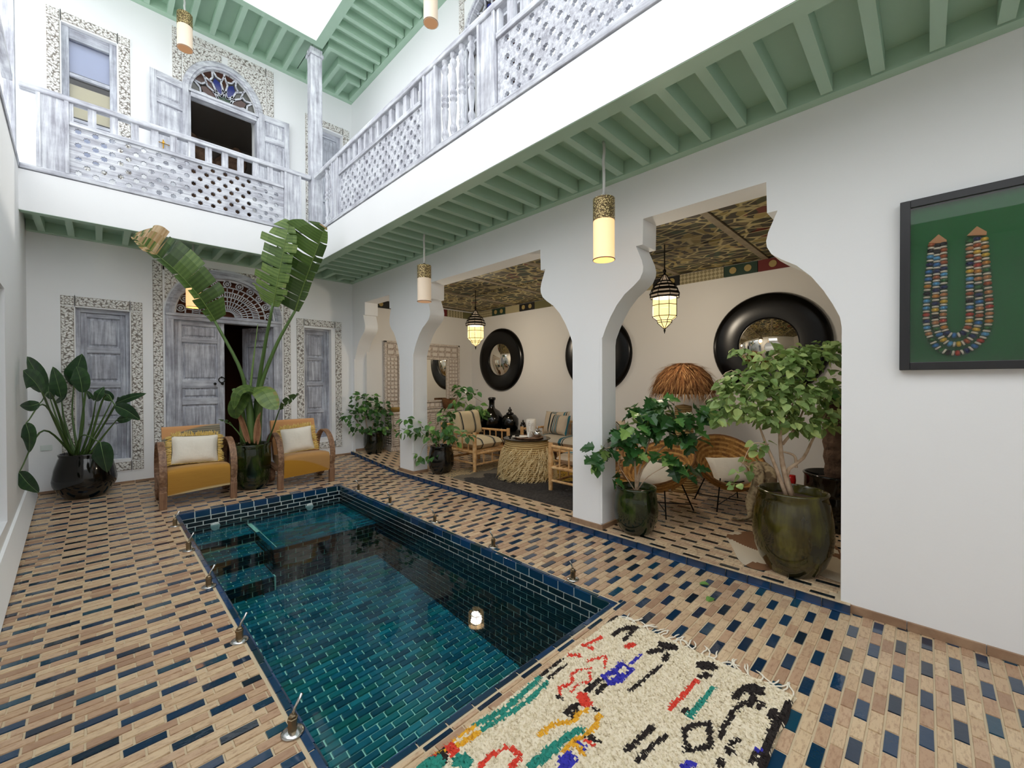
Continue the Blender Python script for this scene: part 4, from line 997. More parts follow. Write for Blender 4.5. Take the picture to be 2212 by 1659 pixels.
_, B_e = pot((3.60, 1.95, ZG), [(0.115,0),(0.125,0.012),(0.16,0.05),(0.195,0.13),(0.202,0.22),(0.19,0.34),(0.18,0.40),(0.188,0.425)], 'glaze_green', 'dark green glazed pot beside the nearest pillar')
_, B_f = pot((3.70, 0.72, ZG), [(0.155,0),(0.165,0.015),(0.175,0.03),(0.215,0.09),(0.25,0.19),(0.262,0.29),(0.255,0.41),(0.235,0.53),(0.222,0.58),(0.232,0.60)], 'glaze_olive', 'large olive and amber glazed pot under the leafy shrub by the white wall')
_, B_g = pot((5.05, 0.62, ZG), [(0.20,0),(0.21,0.01),(0.235,0.16),(0.25,0.32),(0.245,0.34),(0.26,0.36),(0.26,0.50),(0.272,0.52)], 'glaze_black', 'black glazed pot of the palm at the back of the gallery')

# ---- pool water jets
def jet(loc, rz, label):
    e = empty('water_jet', loc, rz); tag(e, label, 'water jet', 'metal water jets along the pool edges'); e.scale = (0.86,)*3
    q = MB(); q.lathe([(0.001,0),(0.052,0),(0.054,0.006),(0.046,0.011),(0.022,0.016),(0.001,0.017)], 24); q.build('flange', 'chrome', e, smooth=True)
    q = MB(); q.lathe([(0.001,0.012),(0.022,0.012),(0.022,0.062),(0.025,0.064),(0.025,0.076),(0.019,0.078),(0.019,0.088),(0.014,0.094),(0.001,0.096)], 6); bo = q.build('body', 'bronze', e)
    q = MB(); q.tube([(0,0,0.088), (0.012,0,0.12), (0.045,0,0.175)], 0.0075, 8); q.build('nozzle', 'chrome', bo, smooth=True)
LJ = [(0.545, 5.50), (0.55, 4.62), (0.555, 3.70), (0.562, 2.80), (0.572, 1.905)]
nm_ = ['first', 'second', 'third', 'fourth', 'last']
for k, (x, y) in enumerate(LJ): jet((x, y, 0.0), 0, f'{nm_[k]} metal water jet on the left pool edge counted from the armchairs')
for k, (x, y) in enumerate([(2.505, 5.50), (2.505, 4.63), (2.505, 3.68), (2.505, 2.76), (2.515, 1.88)]): jet((x, y, 0.0), math.pi, f'{nm_[k]} metal water jet on the right pool edge counted from the armchairs')
for k, (x, lab) in enumerate(((0.96, 'white round pool inlet on the far pool wall above the narrow steps'), (2.02, 'white round pool inlet on the far pool wall above the wide bench'))):
    q = MB(); p = (x, YP1-0.012, -0.195); q.tube([(x, YP1-0.002, -0.215), (x, YP1-0.02, -0.215)], [0.05, 0.045], 20); o = q.build('pool_inlet', 'white_plastic'); tag(o, lab, 'pool inlet', 'white pool inlets')
# ================================================================ PLANTS
def leafmat(name, stops, rough=0.4, trans=0.25):
    n = NT(name); n.set(Roughness=rough); n.p.inputs['Transmission Weight'].default_value = 0.0
    t = n.tint(); c = n.ramp(t, stops); f = n.noise(n.coord(), 30, 2); c = n.mix(n.math('MULTIPLY', f, 0.3), c, stops[0][1]); n.color(c)
    tr = n.node('ShaderNodeBsdfTranslucent'); n.link(c, tr.inputs['Color']); mx = n.node('ShaderNodeMixShader'); mx.inputs[0].default_value = trans
    out = n.n['Material Output']; n.link(n.p.outputs[0], mx.inputs[1]); n.link(tr.outputs[0], mx.inputs[2]); n.link(mx.outputs[0], out.inputs['Surface'])
leafmat('banana_leaf', [(0.0, '#2a3f1a'), (0.35, '#3d5426'), (0.6, '#5c7838'), (0.8, '#869e54'), (0.9, '#b08a5a'), (1.0, '#d8bd98')], 0.38, 0.3)
leafmat('strel_leaf', [(0.0, '#1c3220'), (0.5, '#2a4a2a'), (0.85, '#446a36'), (1.0, '#88a868')], 0.32, 0.15)
leafmat('shrub_leaf', [(0.0, '#2f5224'), (0.45, '#467636'), (0.8, '#6a9a4c'), (1.0, '#9cc268')], 0.4, 0.25)
leafmat('glossy_leaf', [(0.0, '#264a26'), (0.5, '#3c6c34'), (0.8, '#5e924a'), (1.0, '#98bc66')], 0.28, 0.2)
leafmat('pale_leaf', [(0.0, '#5c763c'), (0.4, '#86a45a'), (0.75, '#a8c07c'), (1.0, '#c4d684')], 0.5, 0.3)
leafmat('green_stem', [(0.0, '#3a5424'), (0.5, '#56723a'), (1.0, '#7f9a54')], 0.45, 0.0)
leafmat('dry_sheath', [(0.0, '#7a4e34'), (0.5, '#a97a56'), (1.0, '#c79c76')], 0.8, 0.1)
simple('bark', '#8a6f56', 0.9, col2='#b59a7c', nscale=20, bump=0.4, bscale=50); simple('bark_pale', '#a58a70', 0.9, col2='#c9b096', nscale=15, bump=0.3); simple('bark_palm', '#4a3628', 0.95, col2='#6e5542', nscale=12, bump=0.8, bscale=25, bdist=0.02)

def blade(name, mat, parent, mid, nrm, width, shape, fold=0.35, tears=0, brown=0.0, nh=3, wave=0.0, rib=True, stem_tint=0.8, side_scale=(1, 1), tint=(0.25, 0.6)):
    """leaf blade along the midrib polyline; shape(s) gives the half width, tears splits the edge into strips"""
    N = len(mid); mid = [Vector(p) for p in mid]; q = MB(); nrm = Vector(nrm).normalized()
    fr_ = []
    for i in range(N):
        t_ = (mid[min(i+1, N-1)]-mid[max(i-1, 0)]).normalized(); sd = t_.cross(nrm).normalized(); nn = sd.cross(t_).normalized(); fr_.append((t_, sd, nn))
    for s_ in (-1, 1):
        sc = side_scale[0 if s_ < 0 else 1]
        i = 0
        while i < N-1:
            ln = (random.randint(2, 5)*max(1, N//24) if tears and random.random() < tears else max(1, N-1-i if not tears else 3*max(1, N//24))); j = min(N-1, i+ln)
            ang = random.uniform(-0.25, 0.25) if tears else 0; wsc = random.uniform(0.82, 1.05) if tears else 1; tt = random.uniform(*tint)
            rows = []
            for k in range(i, j+1):
                t_, sd, nn = fr_[k]; hw = width*shape(k/(N-1))*sc*wsc; f_ = fold + ang*0.6; row = []
                shift = 0.0
                if tears and k == j and j < N-1: shift = -0.012*random.random()
                for h in range(nh+1):
                    r = h/nh; cur = 0.35*r*r*hw
                    row.append(mid[k] + sd*s_*hw*r*math.cos(f_) + nn*(hw*r*math.sin(f_) - cur*0.6 + wave*hw*r*math.sin(k*1.3+s_)) + t_*(hw*r*0.18 + shift*r*6))
                rows.append(row)
            for k in range(len(rows)-1):
                for h in range(nh):
                    tq = tt + (0.05 if (k % 2) else -0.05) + (0.06 if h == nh-1 else 0)
                    sfrac = (i+k)/(N-1)
                    if brown and sfrac > 1-brown: tq = random.uniform(0.84, 1.0) if random.random() < 0.8 else tq
                    a, b_ = rows[k], rows[k+1]
                    q.add([a[h], a[h+1], b_[h+1], b_[h]], [(0,1,2,3)], min(1, max(0, tq)))
            i = j
    if rib: q.tube(mid, [0.012*width*8*(1-0.85*i/(N-1))*0.22+0.0012 for i in range(N)], 5, t=stem_tint)
    return q.build(name, mat, parent, smooth=True, fix=False)
def poly(pts, n_=10):
    """smooth curve through points (Catmull-Rom)"""
    P = [Vector(p) for p in pts]
    if len(P) == 2: return [P[0].lerp(P[1], i/n_) for i in range(n_+1)]
    out = []; Q = [P[0]*2-P[1]] + P + [P[-1]*2-P[-2]]; seg = len(P)-1
    for i in range(n_+1):
        t = i/n_*seg; k = min(seg-1, int(t)); f = t-k; a, b_, c, d = Q[k], Q[k+1], Q[k+2], Q[k+3]
        out.append(0.5*((2*b_) + (c-a)*f + (2*a-5*b_+4*c-d)*f*f + (3*b_-a-3*c+d)*f**3))
    return out
def local(o, pts): return [Vector(p)-o for p in pts]
lan = lambda s: max(0.0, math.sin(math.pi*min(1, s*0.97+0.03)**0.75))**0.75
ban = lambda s: (0.55+0.45*min(1, s*5))*(1 if s < 0.75 else max(0.05, math.cos((s-0.75)/0.25*1.35)))

# ---- banana plant
o = B_ban; pl = tag(empty('banana_plant', o), 'tall banana plant with three big torn leaves between the armchairs', 'plant')
D0 = fwd(o); S_ = lambda L, n_=14: local(o, poly([at(*p) for p in L], n_))
def stem(L, r0, r1, t_=0.5, nm='stalk', mat='green_stem', n_=14):
    P = S_(L, n_); MB().tube(P, [r0+(r1-r0)*i/n_ for i in range(n_+1)], 8, t=t_).build(nm, mat, pl, smooth=True)
stem([(541,960,D0), (535,880,D0), (520,800,D0-0.1), (462,690,D0-0.25)], 0.034, 0.017); stem([(548,960,D0), (555,860,D0), (570,760,D0-0.15), (590,655,D0-0.30)], 0.036, 0.016, 0.3); stem([(556,960,D0), (560,850,D0-0.03), (595,750,D0-0.06), (637,672,D0-0.05)], 0.034, 0.017)
stem([(541,950,D0-0.05), (538,880,D0-0.06), (545,800,D0-0.06), (557,700,D0-0.05)], 0.03, 0.004, 0.8, 'spear_leaf')
for (a, b_, c_, r) in (((528,955),(520,880),(505,840), 0.05), ((545,955),(540,890),(535,842), 0.06), ((556,955),(562,880),(570,845), 0.045)):
    stem([(a[0],a[1],D0-0.05), (b_[0],b_[1],D0-0.07), (c_[0],c_[1],D0-0.06)], r, r*0.5, 0.6, 'pseudostem')
blade('leaf', 'banana_leaf', pl, S_([(465,693,D0-0.25), (430,640,D0-0.42), (380,585,D0-0.60), (325,540,D0-0.74), (287,512,D0-0.84)], 60), -_F2 + _U3*0.9 + _R2*0.35, 0.31, ban, 0.7, tears=0.8, brown=0.32, side_scale=(0.55, 1.15))
blade('leaf', 'banana_leaf', pl, S_([(590,662,D0-0.30), (598,615,D0-0.36), (612,545,D0-0.40), (626,476,D0-0.42)], 60), -_F2*0.95 - _R2*0.12 + _U3*0.1, 0.34, ban, 0.10, tears=0.12, tint=(0.55, 0.72), side_scale=(1.15, 0.45))
blade('leaf', 'banana_leaf', pl, S_([(637,672,D0-0.05), (658,610,D0-0.08), (682,545,D0-0.2), (703,490,D0-0.3)], 60), -_F2*0.9 + _R2*0.5 + _U3*0.2, 0.40, ban, 0.2, tears=0.7, brown=0.05, side_scale=(1.1, 0.25))
blade('leaf', 'banana_leaf', pl, S_([(560,850,D0-0.12), (535,838,D0-0.22), (512,850,D0-0.3), (505,885,D0-0.32)], 12), _U3 - _F2*0.5, 0.13, lan, 0.2, tint=(0.5, 0.7)); blade('leaf', 'banana_leaf', pl, S_([(545,838,D0-0.1), (568,845,D0-0.22), (585,870,D0-0.3), (600,885,D0-0.34)], 12), _U3 - _F2*0.6, 0.13, lan, 0.1, tint=(0.55, 0.8))
blade('leaf', 'banana_leaf', pl, S_([(535,850,D0-0.12), (518,868,D0-0.2), (508,890,D0-0.22), (512,905,D0-0.2)], 10), -_F2, 0.12, lan, 0.3, tint=(0.45, 0.6))
stem([(578,955,D0-0.1), (590,925,D0-0.14), (600,895,D0-0.18), (606,880,D0-0.2)], 0.012, 0.006, 0.1); blade('leaf', 'banana_leaf', pl, S_([(605,883,D0-0.2), (622,866,D0-0.25), (645,850,D0-0.28)], 10), -_F2 + _U3*0.4, 0.075, lan, 0.5, tears=0.3, tint=(0.0, 0.3))
stem([(530,958,D0-0.12), (515,935,D0-0.18), (500,918,D0-0.22)], 0.012, 0.006, 0.3); blade('leaf', 'banana_leaf', pl, S_([(502,920,D0-0.22), (488,912,D0-0.26), (472,906,D0-0.28)], 10), -_F2*0.3 + _U3, 0.06, lan, 0.4, tears=0.4, tint=(0.1, 0.5))
for L in ([(533,955), (525,920), (516,893), (508,880)], [(540,958), (530,925), (524,900)], [(550,958), (556,915), (563,890)], [(557,960), (560,925), (557,895)]):
    blade('dry_sheath', 'dry_sheath', pl, S_([(u_, v_, D0-0.13) for u_, v_ in L], 8), -_F2, 0.035, lan, 0.5, rib=False)

# ---- strelitzia in the left corner
o = B_strel; pl = tag(empty('strelitzia', o), 'strelitzia with long stalks and paddle leaves in the left corner', 'plant'); D0 = fwd(o)
cx = lambda x, y: (x/2.765, 450+y/2.765)
LV = [((255,1095),(225,1000),(160,885),0.16,0.10), ((250,1100),(210,1040),(138,968),0.16,-0.05), ((300,1140),(292,1095),(288,1045),0.09,0.0), ((365,1128),(345,1050),(315,945),0.13,0.05), ((492,1100),(480,1020),(455,945),0.15,-0.12), ((440,1060),(455,980),(490,868),0.16,0.15),
      ((572,1150),(590,1110),(622,1065),0.07,-0.1), ((668,1150),(640,1120),(612,1088),0.08,0.1), ((700,1165),(720,1140),(742,1115),0.06,0.0), ((690,1165),(780,1130),(875,1105),0.06,-0.05), ((690,1180),(760,1210),(838,1265),0.10,-0.15), ((700,1262),(750,1255),(800,1240),0.07,0.05),
      ((238,1165),(180,1180),(118,1178),0.07,-0.1), ((155,1285),(175,1360),(172,1462),0.10,-0.05), ((600,1398),(615,1470),(640,1578),0.15,-0.42), ((115,1578),(165,1640),(232,1700),0.10,-0.25), ((520,1095),(545,1130),(560,1150),0.05,0.1), ((330,1160),(375,1130),(400,1090),0.05,0.12)]
for k, (b_, m_, t_, w_, dd) in enumerate(LV):
    D = max(D0-0.42, min(D0+0.22, D0+dd)); bx_ = cx(*b_)
    for q_ in (b_, m_, t_):
        while D > D0-1.0:
            p_ = at(*cx(*q_), D)
            if p_.x < left_x(p_.y)+0.05 or p_.y > YB-0.08: D -= 0.04
            else: break
    base = cx(430+8*(k % 12), 1490)
    mid = ((base[0]+bx_[0])/2 + (8 if bx_[0] > base[0] else -8), (base[1]+bx_[1])/2 - (12 if t_[1] < b_[1] else 75))
    if k == 14: mid = ((base[0]+bx_[0])/2-12, base[1]-48)
    P = local(o, poly([at(base[0], base[1], D0-0.03), at(*mid, (D+D0)/2), at(*bx_, D)], 12))
    MB().tube(P, [0.014-0.009*i/12 for i in range(13)], 6, t=0.35 if k % 3 else 0.1).build('stalk', 'green_stem', pl, smooth=True)
    Lm = local(o, poly([at(*bx_, D), at(*cx(*m_), D-0.03), at(*cx(*t_), D+0.02)], 10))
    blade('leaf', 'strel_leaf', pl, Lm, -_F2 + _R2*random.uniform(-0.35, 0.35) + _U3*random.uniform(-0.1, 0.3), w_*0.80, lan, 0.25, tint=(0.2, 0.7), stem_tint=1.0)

# ---- shrubs of many small leaves
def leaf_variants(name, mat, outline, n_=6, curl=0.25):
    out = []
    for k in range(n_):
        q = MB(); tq = k/(n_-1); N = len(outline)
        mid = [(0, y, -curl*y*y) for _, y in outline]
        for s_ in (-1, 1):
            ed = [(s_*x, y, -curl*y*y + 0.25*x + random.uniform(-0.03, 0.03)) for x, y in outline]
            for i in range(N-1): q.add([mid[i], ed[i], ed[i+1], mid[i+1]], [(0,1,2,3)] if s_ > 0 else [(3,2,1,0)], min(1, max(0, tq + (0.08 if s_ > 0 else 0))))
        out.append(q.mesh(name, mat, True))
    return out
heart = [(0.02,0.0),(0.34,0.16),(0.42,0.38),(0.30,0.68),(0.12,0.9),(0.01,1.0)]
lobed = [(0.02,0.0),(0.22,0.10),(0.50,0.22),(0.30,0.36),(0.46,0.52),(0.22,0.62),(0.24,0.80),(0.01,1.0)]
ovate = [(0.02,0.0),(0.24,0.14),(0.36,0.38),(0.30,0.65),(0.13,0.87),(0.01,1.0)]
def clear(p):
    if p.y > YB-0.1 or (p.x > XW+0.2 and p.y > YG-0.09): return False
    if XW-0.07 < p.x < XW+0.32:
        z = p.z; ok = False
        for (y0, y1, i0, i1) in ARCH:
            a = 0.0
            if z > 1.84: a = min(1.0, (z-1.84)/0.5)
            if y0+a*i0+0.07 < p.y < y1-a*i1-0.07: ok = True
        return ok
    return True
def shrub(name, label, o, variants, clusters, size, branches, bark, leafname='leaf', limit=300, droop=0.35, tb=0.5):
    pl = tag(empty(name, o), label, 'plant'); Q = []
    for (c, r, n_) in clusters:
        c = Vector(c)
        for k in range(n_):
            d = Vector((random.gauss(0, 1), random.gauss(0, 1), random.gauss(0, 1)))
            d = d.normalized()*(random.random()**0.42); p = c + Vector((d.x*r[0], d.y*r[0], d.z*r[1]))
            if clear(p): Q.append((p, d))
    Q.sort(key=lambda t: (t[0]-CAM).length)
    rest = MB()
    for i, (p, d) in enumerate(Q):
        s_ = random.uniform(*size); ax = Vector((d.x, d.y, d.z*0.4)) + Vector((random.gauss(0, .5), random.gauss(0, .5), random.gauss(0, .3)-droop)); ax.normalize()
        up = Vector((random.gauss(0, .45), random.gauss(0, .45), 1.0)) - _F*0.35; sx = ax.cross(up).normalized(); nn = sx.cross(ax)
        M4 = Matrix(((sx.x*s_, ax.x*s_, nn.x*s_, p.x-o.x), (sx.y*s_, ax.y*s_, nn.y*s_, p.y-o.y), (sx.z*s_, ax.z*s_, nn.z*s_, p.z-o.z), (0,0,0,1)))
        vi = min(len(variants)-1, max(0, int(random.gauss(tb, 0.26)*len(variants)))); me = variants[vi]
        if i < limit: inst(me, leafname, pl, None, mat4=M4)
        else:
            b_ = len(rest.v)
            rest.v.extend([tuple(M4 @ v_.co) for v_ in me.vertices])
            for pg in me.polygons: rest.f.append(tuple(b_+x for x in pg.vertices)); rest.t.append(vi/(len(variants)-1)); rest.m.append(0)
    if rest.f: tag(rest.build('foliage', me.materials[0].name, pl, smooth=True, fix=False), kind='stuff')
    for (pts, r0, r1) in branches:
        P = local(o, poly(pts, 10)); MB().tube(P, [r0+(r1-r0)*i/10 for i in range(11)], 6).build('branch', bark, pl, smooth=True)
    return pl
V_sh = leaf_variants('leaf', 'shrub_leaf', ovate); V_gl = leaf_variants('leaf', 'glossy_leaf', lobed); V_pa = leaf_variants('leaf', 'pale_leaf', heart); V_py = leaf_variants('leaf', 'shrub_leaf', heart)
# far corner shrub
o = B_c; D = fwd(o)
shrub('leafy_shrub', 'dense round-leaved shrub in the far corner archway', o, V_py, [(at(785,872,D-0.1), (0.34, 0.26), 100), (at(765,905,D-0.1), (0.28, 0.20), 50), (at(815,885,D), (0.26, 0.28), 60), (at(790,930,D-0.1), (0.30, 0.10), 35), (at(835,920,D), (0.2, 0.16), 25)], (0.075, 0.11), [([o, at(795,930,D), at(785,870,D)], 0.012, 0.004), ([o, at(805,920,D), at(825,880,D)], 0.01, 0.003), ([o, at(785,925,D), at(755,890,D-.1)], 0.01, 0.003)], 'bark', tb=0.35)
o = B_d; D = fwd(o)
cl = [((1000,842),0.12,0.10,18), ((990,868),0.13,0.08,14), ((1020,848),0.10,0.05,8), ((965,895),0.14,0.10,20), ((955,925),0.22,0.12,34), ((985,945),0.18,0.10,22), ((905,925),0.18,0.10,20), ((880,905),0.10,0.05,10), ((872,935),0.08,0.07,8), ((940,985),0.12,0.06,10), ((905,985),0.06,0.08,8), ((1010,940),0.1,0.04,6), ((925,945),0.15,0.1,14)]
shrub('leafy_shrub', 'loose shrub with spreading branches in front of the second pillar', o, V_sh, [(at(u_, v_, D-0.12), (r, rz), n_) for (u_, v_), r, rz, n_ in cl], (0.08, 0.125), [([o, at(940,930,D), at(960,890,D-.1), at(1000,845,D-.1)], 0.012, 0.004), ([o, at(930,950,D), at(900,925,D-.15)], 0.01, 0.003), ([o, at(950,950,D), at(985,945,D-.1)], 0.008, 0.003), ([at(985,870,D-.1), at(1010,852,D-.1), at(1040,868,D-.1)], 0.005, 0.002), ([o, at(920,960,D-.1), at(905,990,D-.2)], 0.006, 0.002)], 'bark_pale', tb=0.5)
o = B_e; D = fwd(o)
cl = [((1425,865),0.10,0.07,16), ((1395,885),0.12,0.08,18), ((1440,900),0.16,0.10,26), ((1365,925),0.13,0.08,18), ((1345,948),0.12,0.06,14), ((1305,972),0.12,0.05,14), ((1280,995),0.06,0.05,6), ((1475,925),0.12,0.10,18), ((1500,890),0.10,0.06,12), ((1535,880),0.08,0.07,10), ((1495,950),0.08,0.06,8), ((1450,1005),0.10,0.06,10), ((1485,1020),0.10,0.06,9), ((1420,985),0.08,0.06,8), ((1380,975),0.08,0.05,6), ((1325,1030),0.03,0.03,3), ((1420,930),0.12,0.1,14)]
shrub('leafy_shrub', 'shrub with glossy lobed leaves beside the nearest pillar', o, V_gl, [(at(u_, v_, D-0.06), (r, rz), n_) for (u_, v_), r, rz, n_ in cl], (0.10, 0.16), [([o, at(1372,1010,D), at(1365,960,D), at(1350,940,D)], 0.012, 0.006), ([o, at(1380,1020,D), at(1400,960,D), at(1425,890,D)], 0.012, 0.005), ([o, at(1390,1010,D), at(1440,960,D), at(1490,925,D)], 0.010, 0.004), ([at(1362,985,D), at(1335,965,D), at(1295,972,D-.05)], 0.007, 0.003), ([o, at(1400,1030,D-.1), at(1450,1000,D-.1)], 0.006, 0.003), ([o, at(1352,1030,D), at(1335,1000,D), at(1330,960,D)], 0.005, 0.002)], 'bark_pale', tb=0.45)
o = B_f; D = fwd(o)
cl = [((1770,760),0.16,0.10,70), ((1720,775),0.20,0.10,80), ((1670,790),0.20,0.12,70), ((1620,830),0.20,0.12,60), ((1580,870),0.14,0.12,40), ((1690,850),0.24,0.16,110), ((1760,840),0.20,0.18,90), ((1650,890),0.20,0.10,60), ((1720,910),0.20,0.10,60), ((1790,900),0.12,0.12,30), ((1600,760),0.06,0.06,10), ((1570,830),0.08,0.06,14), ((1645,960),0.08,0.05,8), ((1550,905),0.06,0.05,10), ((1620,1000),0.05,0.08,6), ((1590,1045),0.05,0.03,4), ((1600,1020),0.04,0.03,3)]
shrub('leafy_shrub', 'big pale green shrub in the olive pot by the white wall', o, V_pa, [(at(u_, v_, D-0.02), (r, rz), int(n_*1.5)) for (u_, v_), r, rz, n_ in cl], (0.05, 0.08), [([o+Vector((-.03,0,0)), at(1690,1000,D), at(1685,930,D), at(1690,850,D)], 0.022, 0.008), ([o+Vector((.03,0,0)), at(1700,1020,D), at(1735,990,D), at(1755,950,D), at(1790,880,D)], 0.018, 0.006), ([o+Vector((-.06,.02,0)), at(1672,1000,D), at(1655,960,D), at(1640,920,D)], 0.016, 0.006), ([at(1690,960,D), at(1720,920,D), at(1750,850,D)], 0.012, 0.005), ([at(1690,900,D), at(1650,860,D), at(1600,830,D)], 0.010, 0.003), ([at(1720,1010,D), at(1716,985,D), at(1690,975,D)], 0.012, 0.006), ([at(1685,930,D), at(1710,880,D), at(1740,790,D)], 0.009, 0.003), ([at(1660,960,D-.1), at(1625,960,D-.15), at(1600,1010,D-.15)], 0.004, 0.002), ([at(1650,870,D), at(1580,800,D), at(1520,870,D)], 0.004, 0.002)], 'bark_pale', tb=0.55, limit=300)
# palm behind: trunk with fronds mostly hidden by the wall
o = B_g; D = fwd(o); pl = tag(empty('palm', o), 'small palm with a rough trunk in the black pot at the back', 'plant')
MB().tube(local(o, poly([o, at(1802,940,D), at(1805,860,D)], 12)), [0.085+0.012*(k % 2) for k in range(13)], 12).build('trunk', 'bark_palm', pl)
for k in range(11):
    a = 2*math.pi*k/11; d = Vector((math.cos(a), math.sin(a), 0)); top = Vector(at(1805, 862, D))-o
    P = [top + d*(0.55*t) + Vector((0, 0, 0.45*t - 0.55*t*t)) for t in [i/12 for i in range(13)]]
    blade('frond', 'shrub_leaf', pl, P, (0, 0, 1), 0.16, lan, 0.3, tears=0.9, tint=(0.1, 0.5))
# two fallen leaves on the tiles
for (u_, v_, r, lab) in ((1532, 1263, 0.4, 'fallen green leaf nearer the blue step on the courtyard tiles'), (1540, 1291, 1.4, 'fallen green leaf nearer the rug on the courtyard tiles')):
    p = on_z(u_, v_, 0.006); q = V_sh[4].copy(); ob = bpy.data.objects.new('fallen_leaf', q); C.objects.link(ob); ob.location = p; ob.scale = (0.075,)*3; ob.rotation_euler = (0.1, 0, r); tag(ob, lab, 'leaf', 'fallen leaves')
# ================================================================ GALLERY FURNITURE
n = NT('bamboo'); n.set(Roughness=0.45); f = n.noise(n.coord('Object', (6, 6, 6)), 3, 3); n.color(n.ramp(f, [(0.3, '#c48f58'), (0.5, '#dcae76'), (0.7, '#e8c490')]))
def stripes(name, base, axis, lines, base2=None):
    n = NT(name); n.set(Roughness=0.95); X = xyz(n); v_ = X['xyz'.index(axis)]
    c = n.mix(n.noise(n.coord(), 8, 3), base, base2 or base)
    for (pos, w_, col_) in lines:
        d = n.math('SUBTRACT', n.math('ABSOLUTE', n.math('SUBTRACT', v_, pos), 0.0), w_/2); m_ = n.math('LESS_THAN', d, 0.0); c = n.mix(m_, c, col_)
    n.color(c); n.bump(n.noise(n.coord('Object', (200, 200, 200)), 1, 2), 0.3, 0.002)
stripes('stripe_chair', '#d3c3a2', 'x', [(-0.17, 0.026, '#23292e'), (-0.195, 0.006, '#23292e'), (0.10, 0.026, '#23292e'), (0.075, 0.006, '#2d4450'), (0.125, 0.006, '#2d4450'), (0.27, 0.02, '#23292e')], '#c8b795')
stripes('stripe_sofa', '#cdbda6', 'x', [(-0.10, 0.03, '#1d2b30'), (-0.06, 0.02, '#2f6d7c'), (-0.03, 0.012, '#1d2b30'), (-0.005, 0.02, '#2f6d7c'), (0.02, 0.01, '#1d2b30'), (0.20, 0.03, '#2f6d7c'), (0.235, 0.012, '#1d2b30')], '#c0af98')
stripes('stripe_bench', '#c4b8a4', 'x', [(-0.5, 0.06, '#2f6170'), (-0.44, 0.02, '#1d2b30'), (0.0, 0.06, '#2f6170'), (0.06, 0.02, '#1d2b30'), (0.5, 0.06, '#2f6170'), (0.56, 0.02, '#1d2b30')], '#b8ac98')
def pole(mb, a, b_, r, n_=8): mb.tube([a, b_], r, n_)
